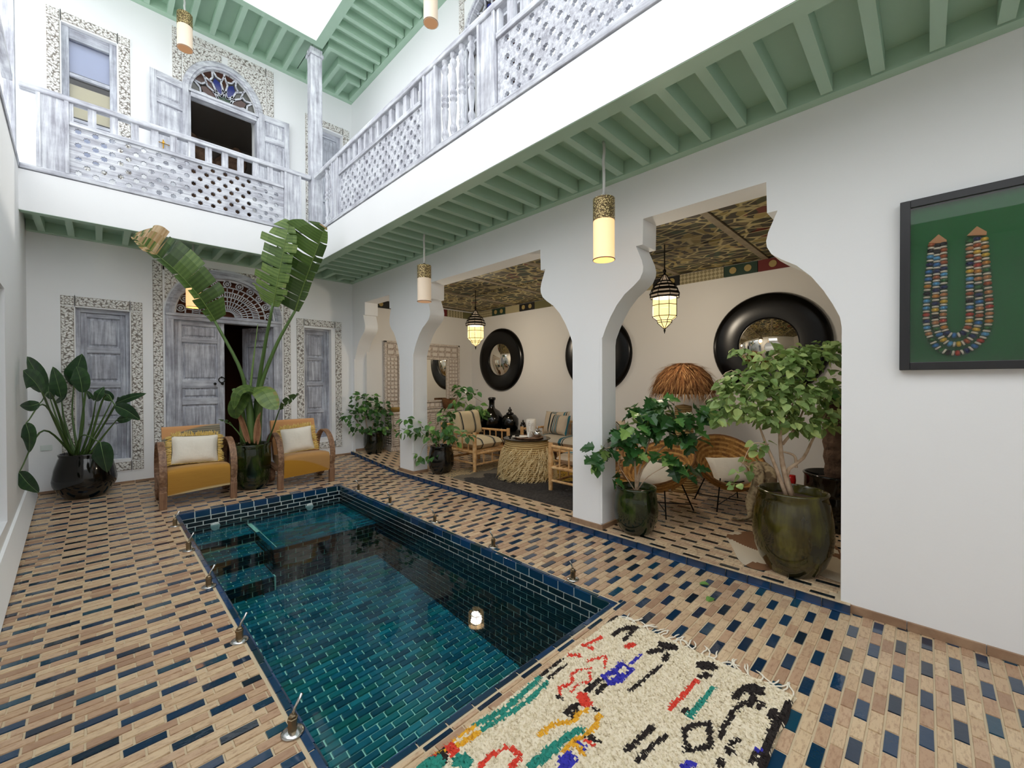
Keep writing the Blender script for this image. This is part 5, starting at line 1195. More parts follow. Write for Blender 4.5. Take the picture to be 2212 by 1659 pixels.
def bamboo_chair(loc, rz, label, cushmat, labs, w_=0.76, d_=0.74, seat=0.30, group='bamboo armchairs around the raffia table', back_h=0.72, sofa=False):
    c = empty('bamboo_sofa' if sofa else 'bamboo_armchair', loc, rz); tag(c, label, 'sofa' if sofa else 'armchair', None if sofa else group)
    hx, hy = w_/2, d_/2
    for sx in (-1, 1):
        q = MB(); q.tube([(sx*hx, -hy, 0), (sx*hx, -hy, 0.3), (sx*hx, -hy, 0.615)], [0.027, 0.033, 0.03], 10); q.build('front_post', 'bamboo', c, smooth=False, auto=40)
        q = MB(); q.tube([(sx*hx, hy, 0), (sx*hx, hy+0.02, 0.4), (sx*hx, hy+0.08, back_h)], [0.026, 0.03, 0.028], 10); q.build('rear_post', 'bamboo', c, auto=40)
        q = MB(); pole(q, (sx*hx, -hy+0.01, 0.575), (sx*hx, hy+0.05, 0.56), 0.02); q.build('arm_rail', 'bamboo', c, auto=40)
        q = MB(); pole(q, (sx*hx, -hy, seat), (sx*hx, hy, seat), 0.022); q.build('seat_rail', 'bamboo', c, auto=40)
        q = MB(); pole(q, (sx*hx, -hy, 0.13), (sx*hx, hy, 0.13), 0.017); q.build('stretcher', 'bamboo', c, auto=40)
        for k in range(4):
            y = -hy + d_*(k+1)/5; q = MB(); pole(q, (sx*hx, y, seat), (sx*hx, y, 0.57), 0.012, 6); q.build('spindle', 'bamboo', c, auto=40)
    for (y, z, r, nm) in ((-hy, seat-0.02, 0.024, 'seat_rail'), (hy, seat-0.02, 0.022, 'seat_rail'), (-hy, 0.11, 0.017, 'stretcher'), (hy, 0.13, 0.017, 'stretcher'), (hy+0.07, back_h-0.04, 0.02, 'back_rail')):
        q = MB(); pole(q, (-hx, y, z), (hx, y, z), r); q.build(nm, 'bamboo', c, auto=40)
    nk = 3 if not sofa else 9
    for k in range(nk):
        x = -hx + w_*(k+1)/(nk+1); q = MB(); pole(q, (x, -hy, 0.11), (x, -hy, seat-0.02), 0.011, 6); q.build('spindle', 'bamboo', c, auto=40)
        q = MB(); pole(q, (x, hy+0.02, seat), (x, hy+0.07, back_h-0.04), 0.011, 6); q.build('spindle', 'bamboo', c, auto=40)
    for k in range(8):
        y = -hy+d_*(k+0.5)/8; q = MB(); q.bar((-hx, y, seat+0.012), (hx, y, seat+0.012), 0.05, 0.012); q.build('seat_slat', 'bamboo', c)
    bpy.context.view_layer.update(); M = c.matrix_world.copy()
    # seat cushion and back cushion are things of their own
    def cushion(nm, T4, w2, h2, d2, lab, mat, grp):
        o = pillow_mesh(w2, h2, d2, 14).build(nm, mat, None, smooth=True); o.matrix_world = M @ T4; tag(o, lab, 'cushion', grp); return o
    R90 = Matrix.Rotation(math.radians(-90), 4, 'X')
    if not sofa:
        cushion('seat_cushion', Matrix.Translation((0, -0.02, seat+0.105)) @ R90, w_-0.09, d_-0.06, 0.19, labs[0], cushmat, 'striped seat cushions')
        if labs[1]: cushion('back_cushion', Matrix.Translation((0, hy-0.12, seat+0.41)) @ Matrix.Rotation(math.radians(-16), 4, 'X'), w_-0.12, 0.42, 0.17, labs[1], cushmat, 'striped back cushions')
    else:
        cushion('seat_cushion', Matrix.Translation((0, -0.02, seat+0.10)) @ R90, w_-0.09, d_-0.06, 0.17, labs[0], 'stripe_bench', 'striped seat cushions')
        for k, (x, w2, h2, lab) in enumerate(labs[1]):
            cushion('back_cushion', Matrix.Translation((x, hy-0.14-0.19*(w2 < 0.5), seat+0.36)) @ Matrix.Rotation(math.radians(-18), 4, 'X') @ Matrix.Rotation(math.radians(4*(k % 2)-2), 4, 'Y'), w2, h2, 0.16, lab, 'stripe_sofa', 'striped back cushions')
    return c
bamboo_chair((4.50, 5.36, ZG+0.014), math.radians(2), 'bamboo armchair with dark-striped cream cushions behind the raffia table', 'stripe_chair', ('cream striped seat cushion on the bamboo armchair behind the raffia table', 'upright cream striped cushion leaning in the bamboo armchair behind the raffia table'))
bamboo_chair((4.52, 3.08, ZG+0.014), math.radians(180), 'bamboo armchair half hidden behind the nearest pillar, seen from its side', 'stripe_sofa', ('teal striped seat cushion on the bamboo armchair half hidden by the pillar', 'teal striped back cushion on the bamboo armchair half hidden by the pillar'))
bamboo_chair((5.70, 4.30, ZG), math.radians(-90), 'long bamboo sofa against the gallery wall behind the raffia table', 'stripe_sofa', ('long grey seat cushion with teal stripes on the bamboo sofa', [(-0.50, 0.56, 0.44, 'large cream cushion with teal stripes at the far end of the sofa'), (-0.28, 0.42, 0.36, 'smaller cream cushion with teal stripes in front on the sofa'), (0.30, 0.56, 0.44, 'large cream cushion with teal stripes at the near end of the sofa')]), w_=1.62, d_=0.72, sofa=True)
# ---- raffia table
n = NT('raffia'); n.set(Roughness=0.95); X_ = xyz(n); wv_ = n.node('ShaderNodeTexWave', wave_type='BANDS', bands_direction='Z'); wv_.inputs['Scale'].default_value = 11; wv_.inputs['Distortion'].default_value = 2.0; n.link(n.coord(), wv_.inputs['Vector'])
n.color(n.mix(wv_.outputs['Fac'], '#b08c56', '#d8ba80')); n.bump(wv_.outputs['Fac'], 0.8, 0.02)
simple('raffia_strand', '#eedcae', 0.9, col2='#d6b67c', nscale=20)
tb = tag(empty('raffia_table', (4.47, 4.18, ZG+0.014)), 'round raffia-wrapped table with shaggy sides and a smoked glass top', 'table')
TP = [(0.001,0),(0.365,0),(0.385,0.05),(0.385,0.16),(0.365,0.34),(0.325,0.50),(0.30,0.565),(0.001,0.567)]
q = MB()
pr = []
for i in range(len(TP)-1):
    for k in range(4): t = k/4; pr.append((TP[i][0]+(TP[i+1][0]-TP[i][0])*t, TP[i][1]+(TP[i+1][1]-TP[i][1])*t))
q.lathe([(r + (0.005 if j % 2 and 0.1 < r else 0), z) for j, (r, z) in enumerate(pr)] + [TP[-1]], 40); drum_ = q.build('drum', 'raffia', tb, smooth=True)
q = MB(); q.lathe([(0.001,0.567),(0.345,0.567),(0.35,0.573),(0.345,0.579),(0.001,0.579)], 48); q.build('glass_top', 'smoke_glass', tb)
st_ = MB()
for k in range(1000):
    a = random.uniform(0, 2*math.pi); z = random.uniform(0.05, 0.47); r = 0.385 if z < 0.16 else 0.385 - 0.06*((z-0.16)/0.34)
    r += 0.006; p = Vector((r*math.cos(a), r*math.sin(a), z)); tng = Vector((-math.sin(a), math.cos(a), 0)); rad = Vector((math.cos(a), math.sin(a), 0))
    L_ = random.uniform(0.12, 0.22); e1 = p + tng*random.uniform(-0.75, -0.15)*L_ - Vector((0,0,1))*L_*random.uniform(0.5, 0.9) + rad*random.uniform(0.02, 0.06); e1.z = max(0.006, e1.z)
    st_.tube([p, p.lerp(e1, 0.5)+rad*0.02, e1], [0.0045, 0.004, 0.0015], 4, caps=False)
tag(st_.build('shaggy_strands', 'raffia_strand', drum_, fix=False), kind='stuff')
TZ = ZG+0.014+0.579; TC = Vector((4.47, 4.18, TZ))
simple('ceramic', '#efe9de', 0.4); simple('silver', '#c8c6c2', 0.2, 1.0); simple('black_gloss', '#040405', 0.16, coat=0.3); simple('black_lacquer', '#030304', 0.22).p.inputs['Specular IOR Level'].default_value = 0.3; simple('napkin', '#f1eee8', 0.9)
tr_ = tag(empty('tray', TC + Vector((0.02, -0.03, 0.0))), 'round dark tray on the raffia table', 'tray')
q = MB(); q.lathe([(0.001,0.0),(0.20,0.0),(0.215,0.018),(0.208,0.02),(0.195,0.006),(0.001,0.006)], 40); q.build('plate', 'walnut_x', tr_, smooth=True)
q = MB(); q.lathe([(0.001,0.008),(0.10,0.008),(0.125,0.018),(0.12,0.02),(0.095,0.012),(0.001,0.012)], 32); o = q.build('saucer', 'ceramic', None, smooth=True); o.location = TC + Vector((-0.05, 0.08, 0.0)); tag(o, 'white plate on the left of the tray', 'plate')
q = MB(); q.lathe([(0.001,0.012),(0.035,0.012),(0.03,0.03),(0.001,0.034)], 16); o = q.build('sugar_bowl', 'iron', None, smooth=True); o.location = TC + Vector((-0.07, 0.13, 0.008)); tag(o, 'tiny dark bowl on the white plate', 'bowl')
tp = tag(empty('teapot', TC + Vector((0.10, -0.12, 0.007))), 'silver teapot with pointed lid on the tray', 'teapot')
q = MB(); q.lathe([(0.001,0),(0.035,0),(0.055,0.02),(0.062,0.05),(0.052,0.08),(0.035,0.10),(0.001,0.102)], 24); q.build('body', 'silver', tp, smooth=True)
q = MB(); q.lathe([(0.04,0.098),(0.032,0.115),(0.015,0.13),(0.008,0.14),(0.013,0.15),(0.004,0.165),(0.001,0.168)], 16); q.build('lid', 'silver', tp, smooth=True)
q = MB(); q.tube(bez((-0.05,0,0.04), (-0.10,0,0.05), (-0.105,0,0.10), 8), [0.014-0.001*i for i in range(9)], 8); q.build('spout', 'silver', tp, smooth=True)
q = MB(); q.tube(bez((0.05,0,0.085), (0.12,0,0.10), (0.055,0,0.025), 10), 0.006, 6); q.build('handle', 'silver', tp, smooth=True)
q = MB(); q.add([(-0.05,0,0),(0.05,0.02,0),(0.045,0.06,0),(-0.045,0.05,0),(-0.005,0.025,0.11)], [(0,1,4),(1,2,4),(2,3,4),(3,0,4),(3,2,1,0)]); o = q.build('folded_napkin', 'napkin'); o.location = TC + Vector((0.04, -0.05, 0.008)); tag(o, 'white napkin folded to a point beside the teapot', 'napkin')
vs_ = tag(empty('face_vase', TC + Vector((0.16, 0.06, 0.0))), 'pale ceramic vase with a line-drawn face on the raffia table', 'vase')
q = MB(); q.lathe([(0.001,0),(0.055,0),(0.066,0.05),(0.075,0.16),(0.074,0.25),(0.062,0.26),(0.058,0.25),(0.056,0.06),(0.001,0.05)], 28); q.build('body', 'ceramic', vs_, smooth=True)
q = MB(); fd = -_F; rr = Vector((_R.x, _R.y, 0))
def fpnt(a, z, r=0.0765): a0 = math.atan2(fd.y, fd.x) - a; return (r*math.cos(a0), r*math.sin(a0), z)
for L in ([(-0.5,0.19),(-0.35,0.20),(-0.15,0.19)], [(0.15,0.19),(0.35,0.205),(0.55,0.19)], [(-0.1,0.2),(0.02,0.16),(0.08,0.12),(-0.08,0.11)], [(-0.25,0.075),(0.0,0.085),(0.25,0.075),(0.0,0.06),(-0.25,0.075)], [(-0.45,0.17),(-0.3,0.165),(-0.15,0.17)], [(0.15,0.17),(0.3,0.165),(0.5,0.17)], [(0.3,0.24),(0.6,0.2),(0.7,0.12),(0.55,0.05)]):
    q.tube([fpnt(a, z, 0.076 if z > 0.1 else 0.072) for a, z in L], 0.0016, 4)
q.build('face_drawing', 'walnut_z', vs_)

# ---- rugs in the gallery
def rugmesh(w_, d_, fn, nx=60, ny=60, th=0.014, rough=0.004):
    q = MB()
    for i in range(nx):
        for j in range(ny):
            pass
    hh = np.random.uniform(0, rough, (nx+1, ny+1))
    vs = [(-w_/2 + w_*i/nx, -d_/2 + d_*j/ny, (th + hh[i, j]) if 0 < i < nx and 0 < j < ny else 0.0) for i in range(nx+1) for j in range(ny+1)]
    q.v = vs
    for i in range(nx):
        for j in range(ny):
            q.f.append((i*(ny+1)+j, (i+1)*(ny+1)+j, (i+1)*(ny+1)+j+1, i*(ny+1)+j+1)); q.t.append(fn(-w_/2 + w_*(i+.5)/nx, -d_/2 + d_*(j+.5)/ny)); q.m.append(0)
    return q
def palette(name, cols):
    n = NT(name); n.set(Roughness=1.0); N = len(cols); n.color(n.ramp(n.tint(), [(i/N, c) for i, c in enumerate(cols)], 'CONSTANT')); n.bump(n.noise(n.coord(), 120, 2), 0.5, 0.006); return N
palette('rug_dark', ['#2b2724', '#3a3531', '#b08a2c', '#a8916a', '#6c6252'])
def dark_fn(x, y):
    wob = 0.06*math.sin(9*y) + 0.05*math.sin(17*x+2)
    if y > 0.95 + wob: return 0.7 if random.random() < 0.8 else 0.9
    if y > 0.72 + wob and x < 0.1: return 0.9
    if x > 0.12 + wob and y < 0.75: return 0.5 if random.random() < 0.9 else 0.1
    return 0.1 if random.random() < 0.6 else 0.3
o = rugmesh(1.75, 2.75, dark_fn, 70, 110).build('gallery_rug', 'rug_dark', None, fix=False); o.location = (4.56, 3.95, ZG+0.001); tag(o, 'charcoal and ochre wool rug under the bamboo furniture', 'rug')
palette('cowhide', ['#7c5638', '#a08260', '#cfc0a8'])
def hide(u_, v_):
    a = 2*math.pi*u_; r = (0.42 + 0.10*math.cos(3*a) + 0.07*math.sin(5*a+1))*v_
    return (r*1.5*math.cos(a), r*math.sin(a), 0.006*(1-v_**4) + 0.002*math.sin(9*a)*v_)
q = MB(); q.surf(hide, 120, 30, wu=True)
q.t = [(0.1 if math.sin(7*q.v[f_[0]][0]+1)+math.sin(9*q.v[f_[0]][1])+0.6*math.sin(15*q.v[f_[0]][0]-11*q.v[f_[0]][1]) > 0.5 else (0.5 if math.hypot(*q.v[f_[0]][:2]) < 0.3 else 0.8)) for f_ in q.f]
o = q.build('cowhide_rug', 'cowhide', None, fix=False); o.location = (4.20, 0.86, ZG+0.002); o.rotation_euler = (0, 0, 0.3); tag(o, 'brown and white hide rug behind the olive pot', 'rug')

# ---- round mirrors
def round_mirror(y, label):
    e = empty('round_mirror', (XG, y, 1.95)); tag(e, label, 'mirror', 'round black mirrors on the gallery wall')
    prof = [(0.34,0.05),(0.345,0.058),(0.36,0.062),(0.50,0.070),(0.60,0.070),(0.655,0.060),(0.677,0.035),(0.68,0.0)]
    q = MB(); n_ = 64
    vs = [(-d, r*math.cos(2*math.pi*k/n_), r*math.sin(2*math.pi*k/n_)) for r, d in prof for k in range(n_)]
    q.add(vs, [(i*n_+k, i*n_+(k+1) % n_, (i+1)*n_+(k+1) % n_, (i+1)*n_+k) for i in range(len(prof)-1) for k in range(n_)]); q.build('frame', 'black_lacquer', e, smooth=True)
    q = MB(); pr2 = [(0.345*i/10, 0.05 + 0.10*(1-(i/10)**2)) for i in range(1, 11)]
    vs = [(-0.15, 0, 0)] + [(-d, r*math.cos(2*math.pi*k/n_), r*math.sin(2*math.pi*k/n_)) for r, d in pr2 for k in range(n_)]
    fs = [(0, 1+(k+1) % n_, 1+k) for k in range(n_)] + [(1+i*n_+k, 1+i*n_+(k+1) % n_, 1+(i+1)*n_+(k+1) % n_, 1+(i+1)*n_+k) for i in range(9) for k in range(n_)]
    q.add(vs, fs); q.build('convex_glass', 'mirror', e, smooth=True)
round_mirror(6.55, 'round black mirror with convex centre near the far end of the gallery'); round_mirror(4.10, 'round black mirror mostly hidden behind the nearest pillar'); round_mirror(1.47, 'large round black mirror behind the pale green shrub')

# ---- carved console and mirror on the end wall
n = NT('carved_wood'); n.set(Roughness=0.85); f = n.noise(n.wcoord(), 34, 4, 0.7); n.color(n.ramp(n.math('ADD', n.math('MULTIPLY', f, 0.6), n.math('MULTIPLY', n.tint(), 0.4)), [(0.30, '#7a6254'), (0.42, '#b8aa9e'), (0.56, '#e0d7cd')])); n.bump(f, 0.3, 0.004)
cm_ = tag(empty('carved_mirror', (4.88, YG, 0.95)), 'large mirror in a distressed carved wooden frame above the console', 'mirror')
mpE = lambda a, b_, d: (a, d, b_)
FA0, FA1, FB0, FB1 = -0.92, 0.92, -0.05, 1.34; IA, IB0, IB1 = 0.58, 0.12, 1.00
bx('backboard', 'carved_wood', cm_, mpE, FA0, FA1, FB0, FB1, -0.02, -0.002)
def fret(name, a0, a1, b0, b1, parent, mp, rows, cols):
    q = MB(); boxm(q, mp, a0, a1, b0, b1, -0.035, -0.02, 0.35)
    for i in range(cols):
        for j in range(rows):
            ca, cb = a0+(a1-a0)*(i+.5)/cols, b0+(b1-b0)*(j+.5)/rows; wa, wb2 = (a1-a0)/cols*0.34, (b1-b0)/rows*0.30; boxm(q, mp, ca-wa, ca+wa, cb-wb2, cb+wb2, -0.05, -0.034, 1.0)
    return q.build(name, 'carved_wood', parent)
fret('carved_panel', FA0+0.05, FA1-0.05, IB1+0.06, FB1-0.05, cm_, mpE, 2, 10); fret('carved_panel', FA0+0.05, FA1-0.05, FB0+0.02, IB0-0.03, cm_, mpE, 1, 14)
for s_ in (-1, 1): fret('carved_panel', min(s_*(IA+0.05), s_*(FA1-0.05)), max(s_*(IA+0.05), s_*(FA1-0.05)), IB0+0.02, IB1+0.02, cm_, mpE, 11, 3)
for q_ in ((FA0, FA1, FB1-0.04, FB1), (FA0, FA1, FB0, FB0+0.02), (FA0, FA0+0.045, FB0, FB1), (FA1-0.045, FA1, FB0, FB1), (-IA-0.04, IA+0.04, IB1, IB1+0.05), (-IA-0.04, IA+0.04, IB0-0.03, IB0+0.01), (-IA-0.04, -IA, IB0, IB1), (IA, IA+0.04, IB0, IB1)):
    bx('moulding', 'carved_wood', cm_, mpE, *q_, -0.07, -0.02, bevel=0.006)
bx('glass', 'mirror', cm_, mpE, -IA, IA, IB0, IB1, -0.03, -0.022)
cab = tag(empty('carved_console', (4.82, 7.40, ZG+zf(7.4))), 'distressed carved wooden console under the carved mirror', 'cabinet')
mpC = lambda a, b_, d: (a, d, b_)
CH = 0.74
bx('body', 'carved_wood', cab, mpC, -0.85, 0.85, 0.05, CH-0.04, -0.14, 0.13); bx('top', 'carved_wood', cab, mpC, -0.89, 0.89, CH-0.04, CH, -0.17, 0.14, bevel=0.006); bx('plinth', 'carved_wood', cab, mpC, -0.87, 0.87, -0.01, 0.055, -0.155, 0.14, bevel=0.005)
for k in range(4): fret('carved_door', -0.83+0.42*k, -0.83+0.42*k+0.39, 0.09, CH-0.08, cab, lambda a, b_, d: (a, d-0.12, b_), 14, 3)
mpS = lambda a, b_, d: (-0.85+d+0.035, -a, b_)
fret('carved_side', -0.11, 0.12, 0.09, CH-0.08, cab, mpS, 12, 2)
cz = ZG+zf(7.4)+CH
simple('basket_brown', '#7a5230', 0.9, col2='#5c3a20', nscale=25, bump=0.6, bscale=40); simple('basket_gold', '#a98a4a', 0.9, bump=0.6, bscale=50); simple('linen_lamp', '#e9e4dc', 0.9)
q = MB(); q.lathe([(0.001,0),(0.07,0),(0.11,0.06),(0.115,0.085),(0.10,0.08),(0.06,0.02),(0.001,0.015)], 24); o = q.build('bowl', 'basket_gold', None, smooth=True); o.location = (4.12, 7.37, cz); tag(o, 'small straw bowl on the left end of the console', 'bowl')
q = MB(); q.lathe([(0.001,0),(0.12,0),(0.15,0.10),(0.16,0.22),(0.15,0.22),(0.12,0.03),(0.001,0.02)], 24); o = q.build('basket', 'basket_brown', None, smooth=True); o.location = (5.42, 7.38, cz); tag(o, 'brown woven basket on the right end of the console', 'basket')
q = MB(); q.box(-0.12, 0.12, -0.05, 0.05, 0, 0.30); o = q.build('white_box', 'linen_lamp', None, bevel=0.02); o.location = (5.95, 7.30, ZG+zf(7.3)); o.scale = (1, 1, 3.2); tag(o, 'slim white speaker standing in the corner beside the console', 'speaker')

# ---- black jars and stool behind the bamboo armchair
def jar(loc, prof, label, knobs=True):
    e = empty('black_jar', loc); tag(e, label, 'jar', 'black jars in the gallery corner'); q = MB(); q.lathe([(0.001, 0)] + prof[0], 28); q.build('body', 'black_gloss', e, smooth=True)
    if len(prof) > 1: q = MB(); q.lathe(prof[1], 20); q.build('lid', 'black_gloss', e, smooth=True)
stl = tag(empty('side_bench', (5.62, 6.05, ZG)), 'low black bench carrying the black jars', 'bench')
q = MB(); q.box(-0.42, 0.42, -0.68, 0.46, 0.40, 0.44); q.build('top', 'iron', stl, bevel=0.006)
for sx in (-1, 1):
    for sy in (-1, 1): q = MB(); q.box(sx*0.38-0.03, sx*0.38+0.03, sy*0.4-0.13, sy*0.4-0.07, 0, 0.40); q.build('leg', 'iron', stl)
jar((5.62, 6.22, ZG+0.44), [[(0.15,0),(0.215,0.05),(0.24,0.16),(0.225,0.28),(0.16,0.38),(0.07,0.44),(0.055,0.50),(0.06,0.60),(0.075,0.605),(0.08,0.65),(0.055,0.66),(0.001,0.66)]], 'big black demijohn with a long neck under the far mirror')
jar((5.78, 5.86, ZG+0.44), [[(0.12,0),(0.16,0.04),(0.175,0.14),(0.17,0.24),(0.12,0.31),(0.07,0.335),(0.001,0.336)], [(0.075,0.335),(0.078,0.35),(0.04,0.37),(0.03,0.39),(0.045,0.405),(0.03,0.43),(0.015,0.445),(0.02,0.46),(0.001,0.475)]], 'black lidded jar with a knobbed finial right of the demijohn')
jar((5.78, 5.50, ZG+0.44), [[(0.08,0),(0.09,0.03),(0.05,0.04),(0.06,0.09),(0.055,0.15),(0.03,0.17),(0.001,0.171)], [(0.045,0.17),(0.048,0.18),(0.02,0.20),(0.012,0.215),(0.02,0.225),(0.001,0.245)]], 'small tiered black pot at the end of the bench')
po = Vector((5.30, 6.25, ZG+0.44)); e = empty('black_planter', po); tag(e, 'black planter in front of the demijohn', 'pot'); q = MB(); q.lathe([(0.001,0),(0.09,0),(0.11,0.18),(0.115,0.30),(0.10,0.30),(0.09,0.2),(0.001,0.2)], 24); q.build('body', 'black_gloss', e, smooth=True)
shrub('house_plant', 'broad-leaved plant in front of the black demijohn', po+Vector((0,0,0.25)), V_py, [(po + Vector((-0.02, 0.02, 0.42)), (0.24, 0.12), 34)], (0.12, 0.18), [([po+Vector((0,0,0.22)), po+Vector((0,0,0.4))], 0.01, 0.006)], 'bark', tb=0.4)

# ---- raffia mushroom lamp
lp = tag(empty('raffia_lamp', (5.42, 2.26, ZG)), 'floor lamp with a brown thatched mushroom shade on a woven column', 'lamp')
q = MB(); q.lathe([(0.001,0),(0.19,0),(0.20,0.05)] + [(0.17-0.07*t + (0.006 if k % 2 else 0), 0.05+1.05*t) for k, t in enumerate([i/34 for i in range(35)])] + [(0.001,1.12)], 24); q.build('column', 'raffia', lp, smooth=True)
q = MB(); SP = [(0.001,1.66),(0.10,1.65),(0.22,1.60),(0.32,1.50),(0.375,1.36),(0.38,1.27),(0.34,1.26),(0.05,1.30)]; q.lathe(SP, 36); simple('thatch', '#6e4526', 0.95, col2='#96653a', nscale=30); shd_ = q.build('shade', 'thatch', lp, smooth=True)
n = NT('thatch_strand'); n.set(Roughness=0.95); n.color(n.ramp(n.tint(), [(0.0, '#6a4428'), (0.5, '#9a6c40'), (1.0, '#cb9e6a')]))
st_ = MB()
for k in range(1500):
    a = random.uniform(0, 2*math.pi); t = random.random()**0.7; i = min(5, int(t*5.2)); f_ = t*5.2-i; r = SP[i][0]+(SP[i+1][0]-SP[i][0])*min(1, f_); z = SP[i][1]+(SP[i+1][1]-SP[i][1])*min(1, f_)
    rad = Vector((math.cos(a), math.sin(a), 0)); p = rad*r + Vector((0,0,z)); i2 = min(5, i+1); dz = (SP[i2][1]-SP[max(0, i-1)][1]); dr = (SP[i2][0]-SP[max(0, i-1)][0]); tg = (rad*dr + Vector((0,0,dz))).normalized()
    L_ = random.uniform(0.08, 0.17); tgn = Vector((-math.sin(a), math.cos(a), 0)); e1 = p + tg*L_ + rad*random.uniform(0.0, 0.03) + tgn*random.uniform(-0.03, 0.03)
    nn = rad*0.012 + Vector((0,0,0.006)); w3 = tgn*0.003
    m_ = p.lerp(e1, 0.5)+nn
    st_.add([p-w3, p+w3, m_+w3, m_-w3, e1], [(0,1,2,3),(3,2,4)], random.random())
tag(st_.build('thatch_strands', 'thatch_strand', shd_, fix=False), kind='stuff')

# ---- basket chairs on wire legs
n = NT('basket'); n.set(Roughness=0.9); wv_ = n.node('ShaderNodeTexWave', wave_type='RINGS', rings_direction='Z'); wv_.inputs['Scale'].default_value = 0.1; n.link(n.coord(), wv_.inputs['Vector'])
n.color(n.ramp(n.math('ADD', n.math('MULTIPLY', n.tint(), 0.5), n.math('MULTIPLY', n.noise(n.coord(), 45, 4), 0.5)), [(0.3, '#7a5228'), (0.5, '#a8783c'), (0.7, '#c99a58')])); n.bump(n.noise(n.coord(), 60, 2), 0.6, 0.01)
def basket_chair(loc, rz, tilt, label, cush):
    c = empty('basket_chair', loc, rz); tag(c, label, 'chair', 'basket chairs on black wire legs')
    Rt = Matrix.Translation((0, 0.02, 0.46)) @ Matrix.Rotation(math.radians(tilt), 4, 'X'); q = MB()
    R_ = 0.40
    pr_ = [(0.02,-0.20),(0.15,-0.19),(0.26,-0.14),(0.34,-0.06),(R_,0.06),(R_+0.012,0.07),(R_+0.006,0.085),(R_-0.02,0.075),(0.32,-0.02),(0.24,-0.10),(0.14,-0.155),(0.02,-0.165)]
    pr2 = []
    for i in range(len(pr_)-1):
        for k in range(4): t = k/4; pr2.append((pr_[i][0]+(pr_[i+1][0]-pr_[i][0])*t, pr_[i][1]+(pr_[i+1][1]-pr_[i][1])*t + (0.006 if k % 2 else 0)))
    q.lathe(pr2 + [pr_[-1]], 40); q.t = [(0.3 if (i_//40) % 2 else 0.75) + random.uniform(-.2, .2) for i_ in range(len(q.f))]; q.v = [tuple(Rt @ Vector(v_)) for v_ in q.v]; bs_ = q.build('basket_seat', 'basket', c, smooth=True)
    q = MB(); q.tube([Rt @ Vector((R_*math.cos(2*math.pi*k/40), R_*math.sin(2*math.pi*k/40), 0.078)) for k in range(40)], 0.012, 6, closed=True); q.build('rim', 'basket_brown', bs_, smooth=True)
    for sx in (-1, 1):
        for sy in (-1, 1): q = MB(); q.tube([(sx*0.27, sy*0.25, 0.0), (sx*0.17, sy*0.14, 0.34)], 0.008, 6); q.build('leg', 'iron', c)
    for a, b_ in (((-0.25,-0.23,0.07),(0.25,0.23,0.07)), ((0.25,-0.23,0.07),(-0.25,0.23,0.07))): q = MB(); q.tube([a, b_], 0.006, 6); q.build('cross_wire', 'iron', c)
    q = MB(); q.tube([(0.17*math.cos(2*math.pi*k/20), 0.14*math.sin(2*math.pi*k/20)*1.2, 0.30) for k in range(20)], 0.007, 6, closed=True); q.build('support_ring', 'iron', c)
    bpy.context.view_layer.update()
    if cush:
        o = pillow_mesh(0.46, 0.36, 0.13).build('seat_cushion', 'linen', None, smooth=True); o.matrix_world = c.matrix_world @ Rt @ Matrix.Translation((0.02, -0.06, -0.04)) @ Matrix.Rotation(math.radians(-78), 4, 'X'); tag(o, cush, 'cushion', 'cushions on the basket chairs')
    return c
basket_chair((5.12, 1.62, ZG), math.radians(-42), 38, 'woven basket chair on wire legs with a cream cushion and a draped blanket', 'cream cushion lying in the basket chair with the draped blanket')
basket_chair((4.42, 2.12, ZG), math.radians(-100), 30, 'woven basket chair on wire legs behind the lobed-leaf shrub', 'cream cushion in the basket chair behind the lobed-leaf shrub')
n = NT('blanket'); n.set(Roughness=0.95); n.color(n.ramp(n.noise(n.coord(), 9, 3), [(0.35, '#8c7a5e'), (0.5, '#b8a686'), (0.62, '#6e5c46')])); n.bump(n.noise(n.coord(), 60, 2), 0.4, 0.004)
def blk(u_, v_):
    P = poly([(5.16, 1.38, 0.58), (5.02, 1.26, 0.52), (4.90, 1.20, 0.40), (4.86, 1.24, 0.22), (4.72, 1.22, 0.10), (4.62, 1.34, 0.075)], 30); p = P[int(round(v_*30))]; w3 = 0.15*(1-0.3*v_); s_ = (u_-0.5)
    return p + Vector((_R.x, _R.y, 0))*s_*w3*2 + Vector((-_F.x, -_F.y, 0.2))*0.03*math.sin(u_*13+v_*9) + Vector((0, 0, 0.01*math.cos(u_*9)))
q = MB(); q.surf(blk, 16, 30); o = q.build('draped_blanket', 'blanket', None, smooth=True, fix=False); md = o.modifiers.new('solid', 'SOLIDIFY'); md.thickness = 0.008; tag(o, 'beige patterned blanket falling from the basket chair to the floor', 'blanket')
simple('red_glass', '#c81e1a', 0.2); q = MB(); q.lathe([(0.001,0),(0.04,0),(0.045,0.06),(0.04,0.11),(0.001,0.11)], 16); o = q.build('red_candle', 'red_glass', None, smooth=True); o.location = (4.98, 0.98, ZG+0.36)
tag(o, 'small red candle glass behind the olive pot', 'candle')
s3 = tag(empty('stool', (4.98, 0.98, ZG)), 'low dark stool under the red candle', 'stool'); q = MB(); q.lathe([(0.001,0.33),(0.14,0.33),(0.14,0.358),(0.001,0.36)], 24); q.build('seat', 'walnut_x', s3)
for k in range(3): a = 2.1*k; q = MB(); q.tube([(0.13*math.cos(a), 0.13*math.sin(a), 0), (0.09*math.cos(a), 0.09*math.sin(a), 0.335)], 0.012, 6); q.build('leg', 'walnut_z', s3)
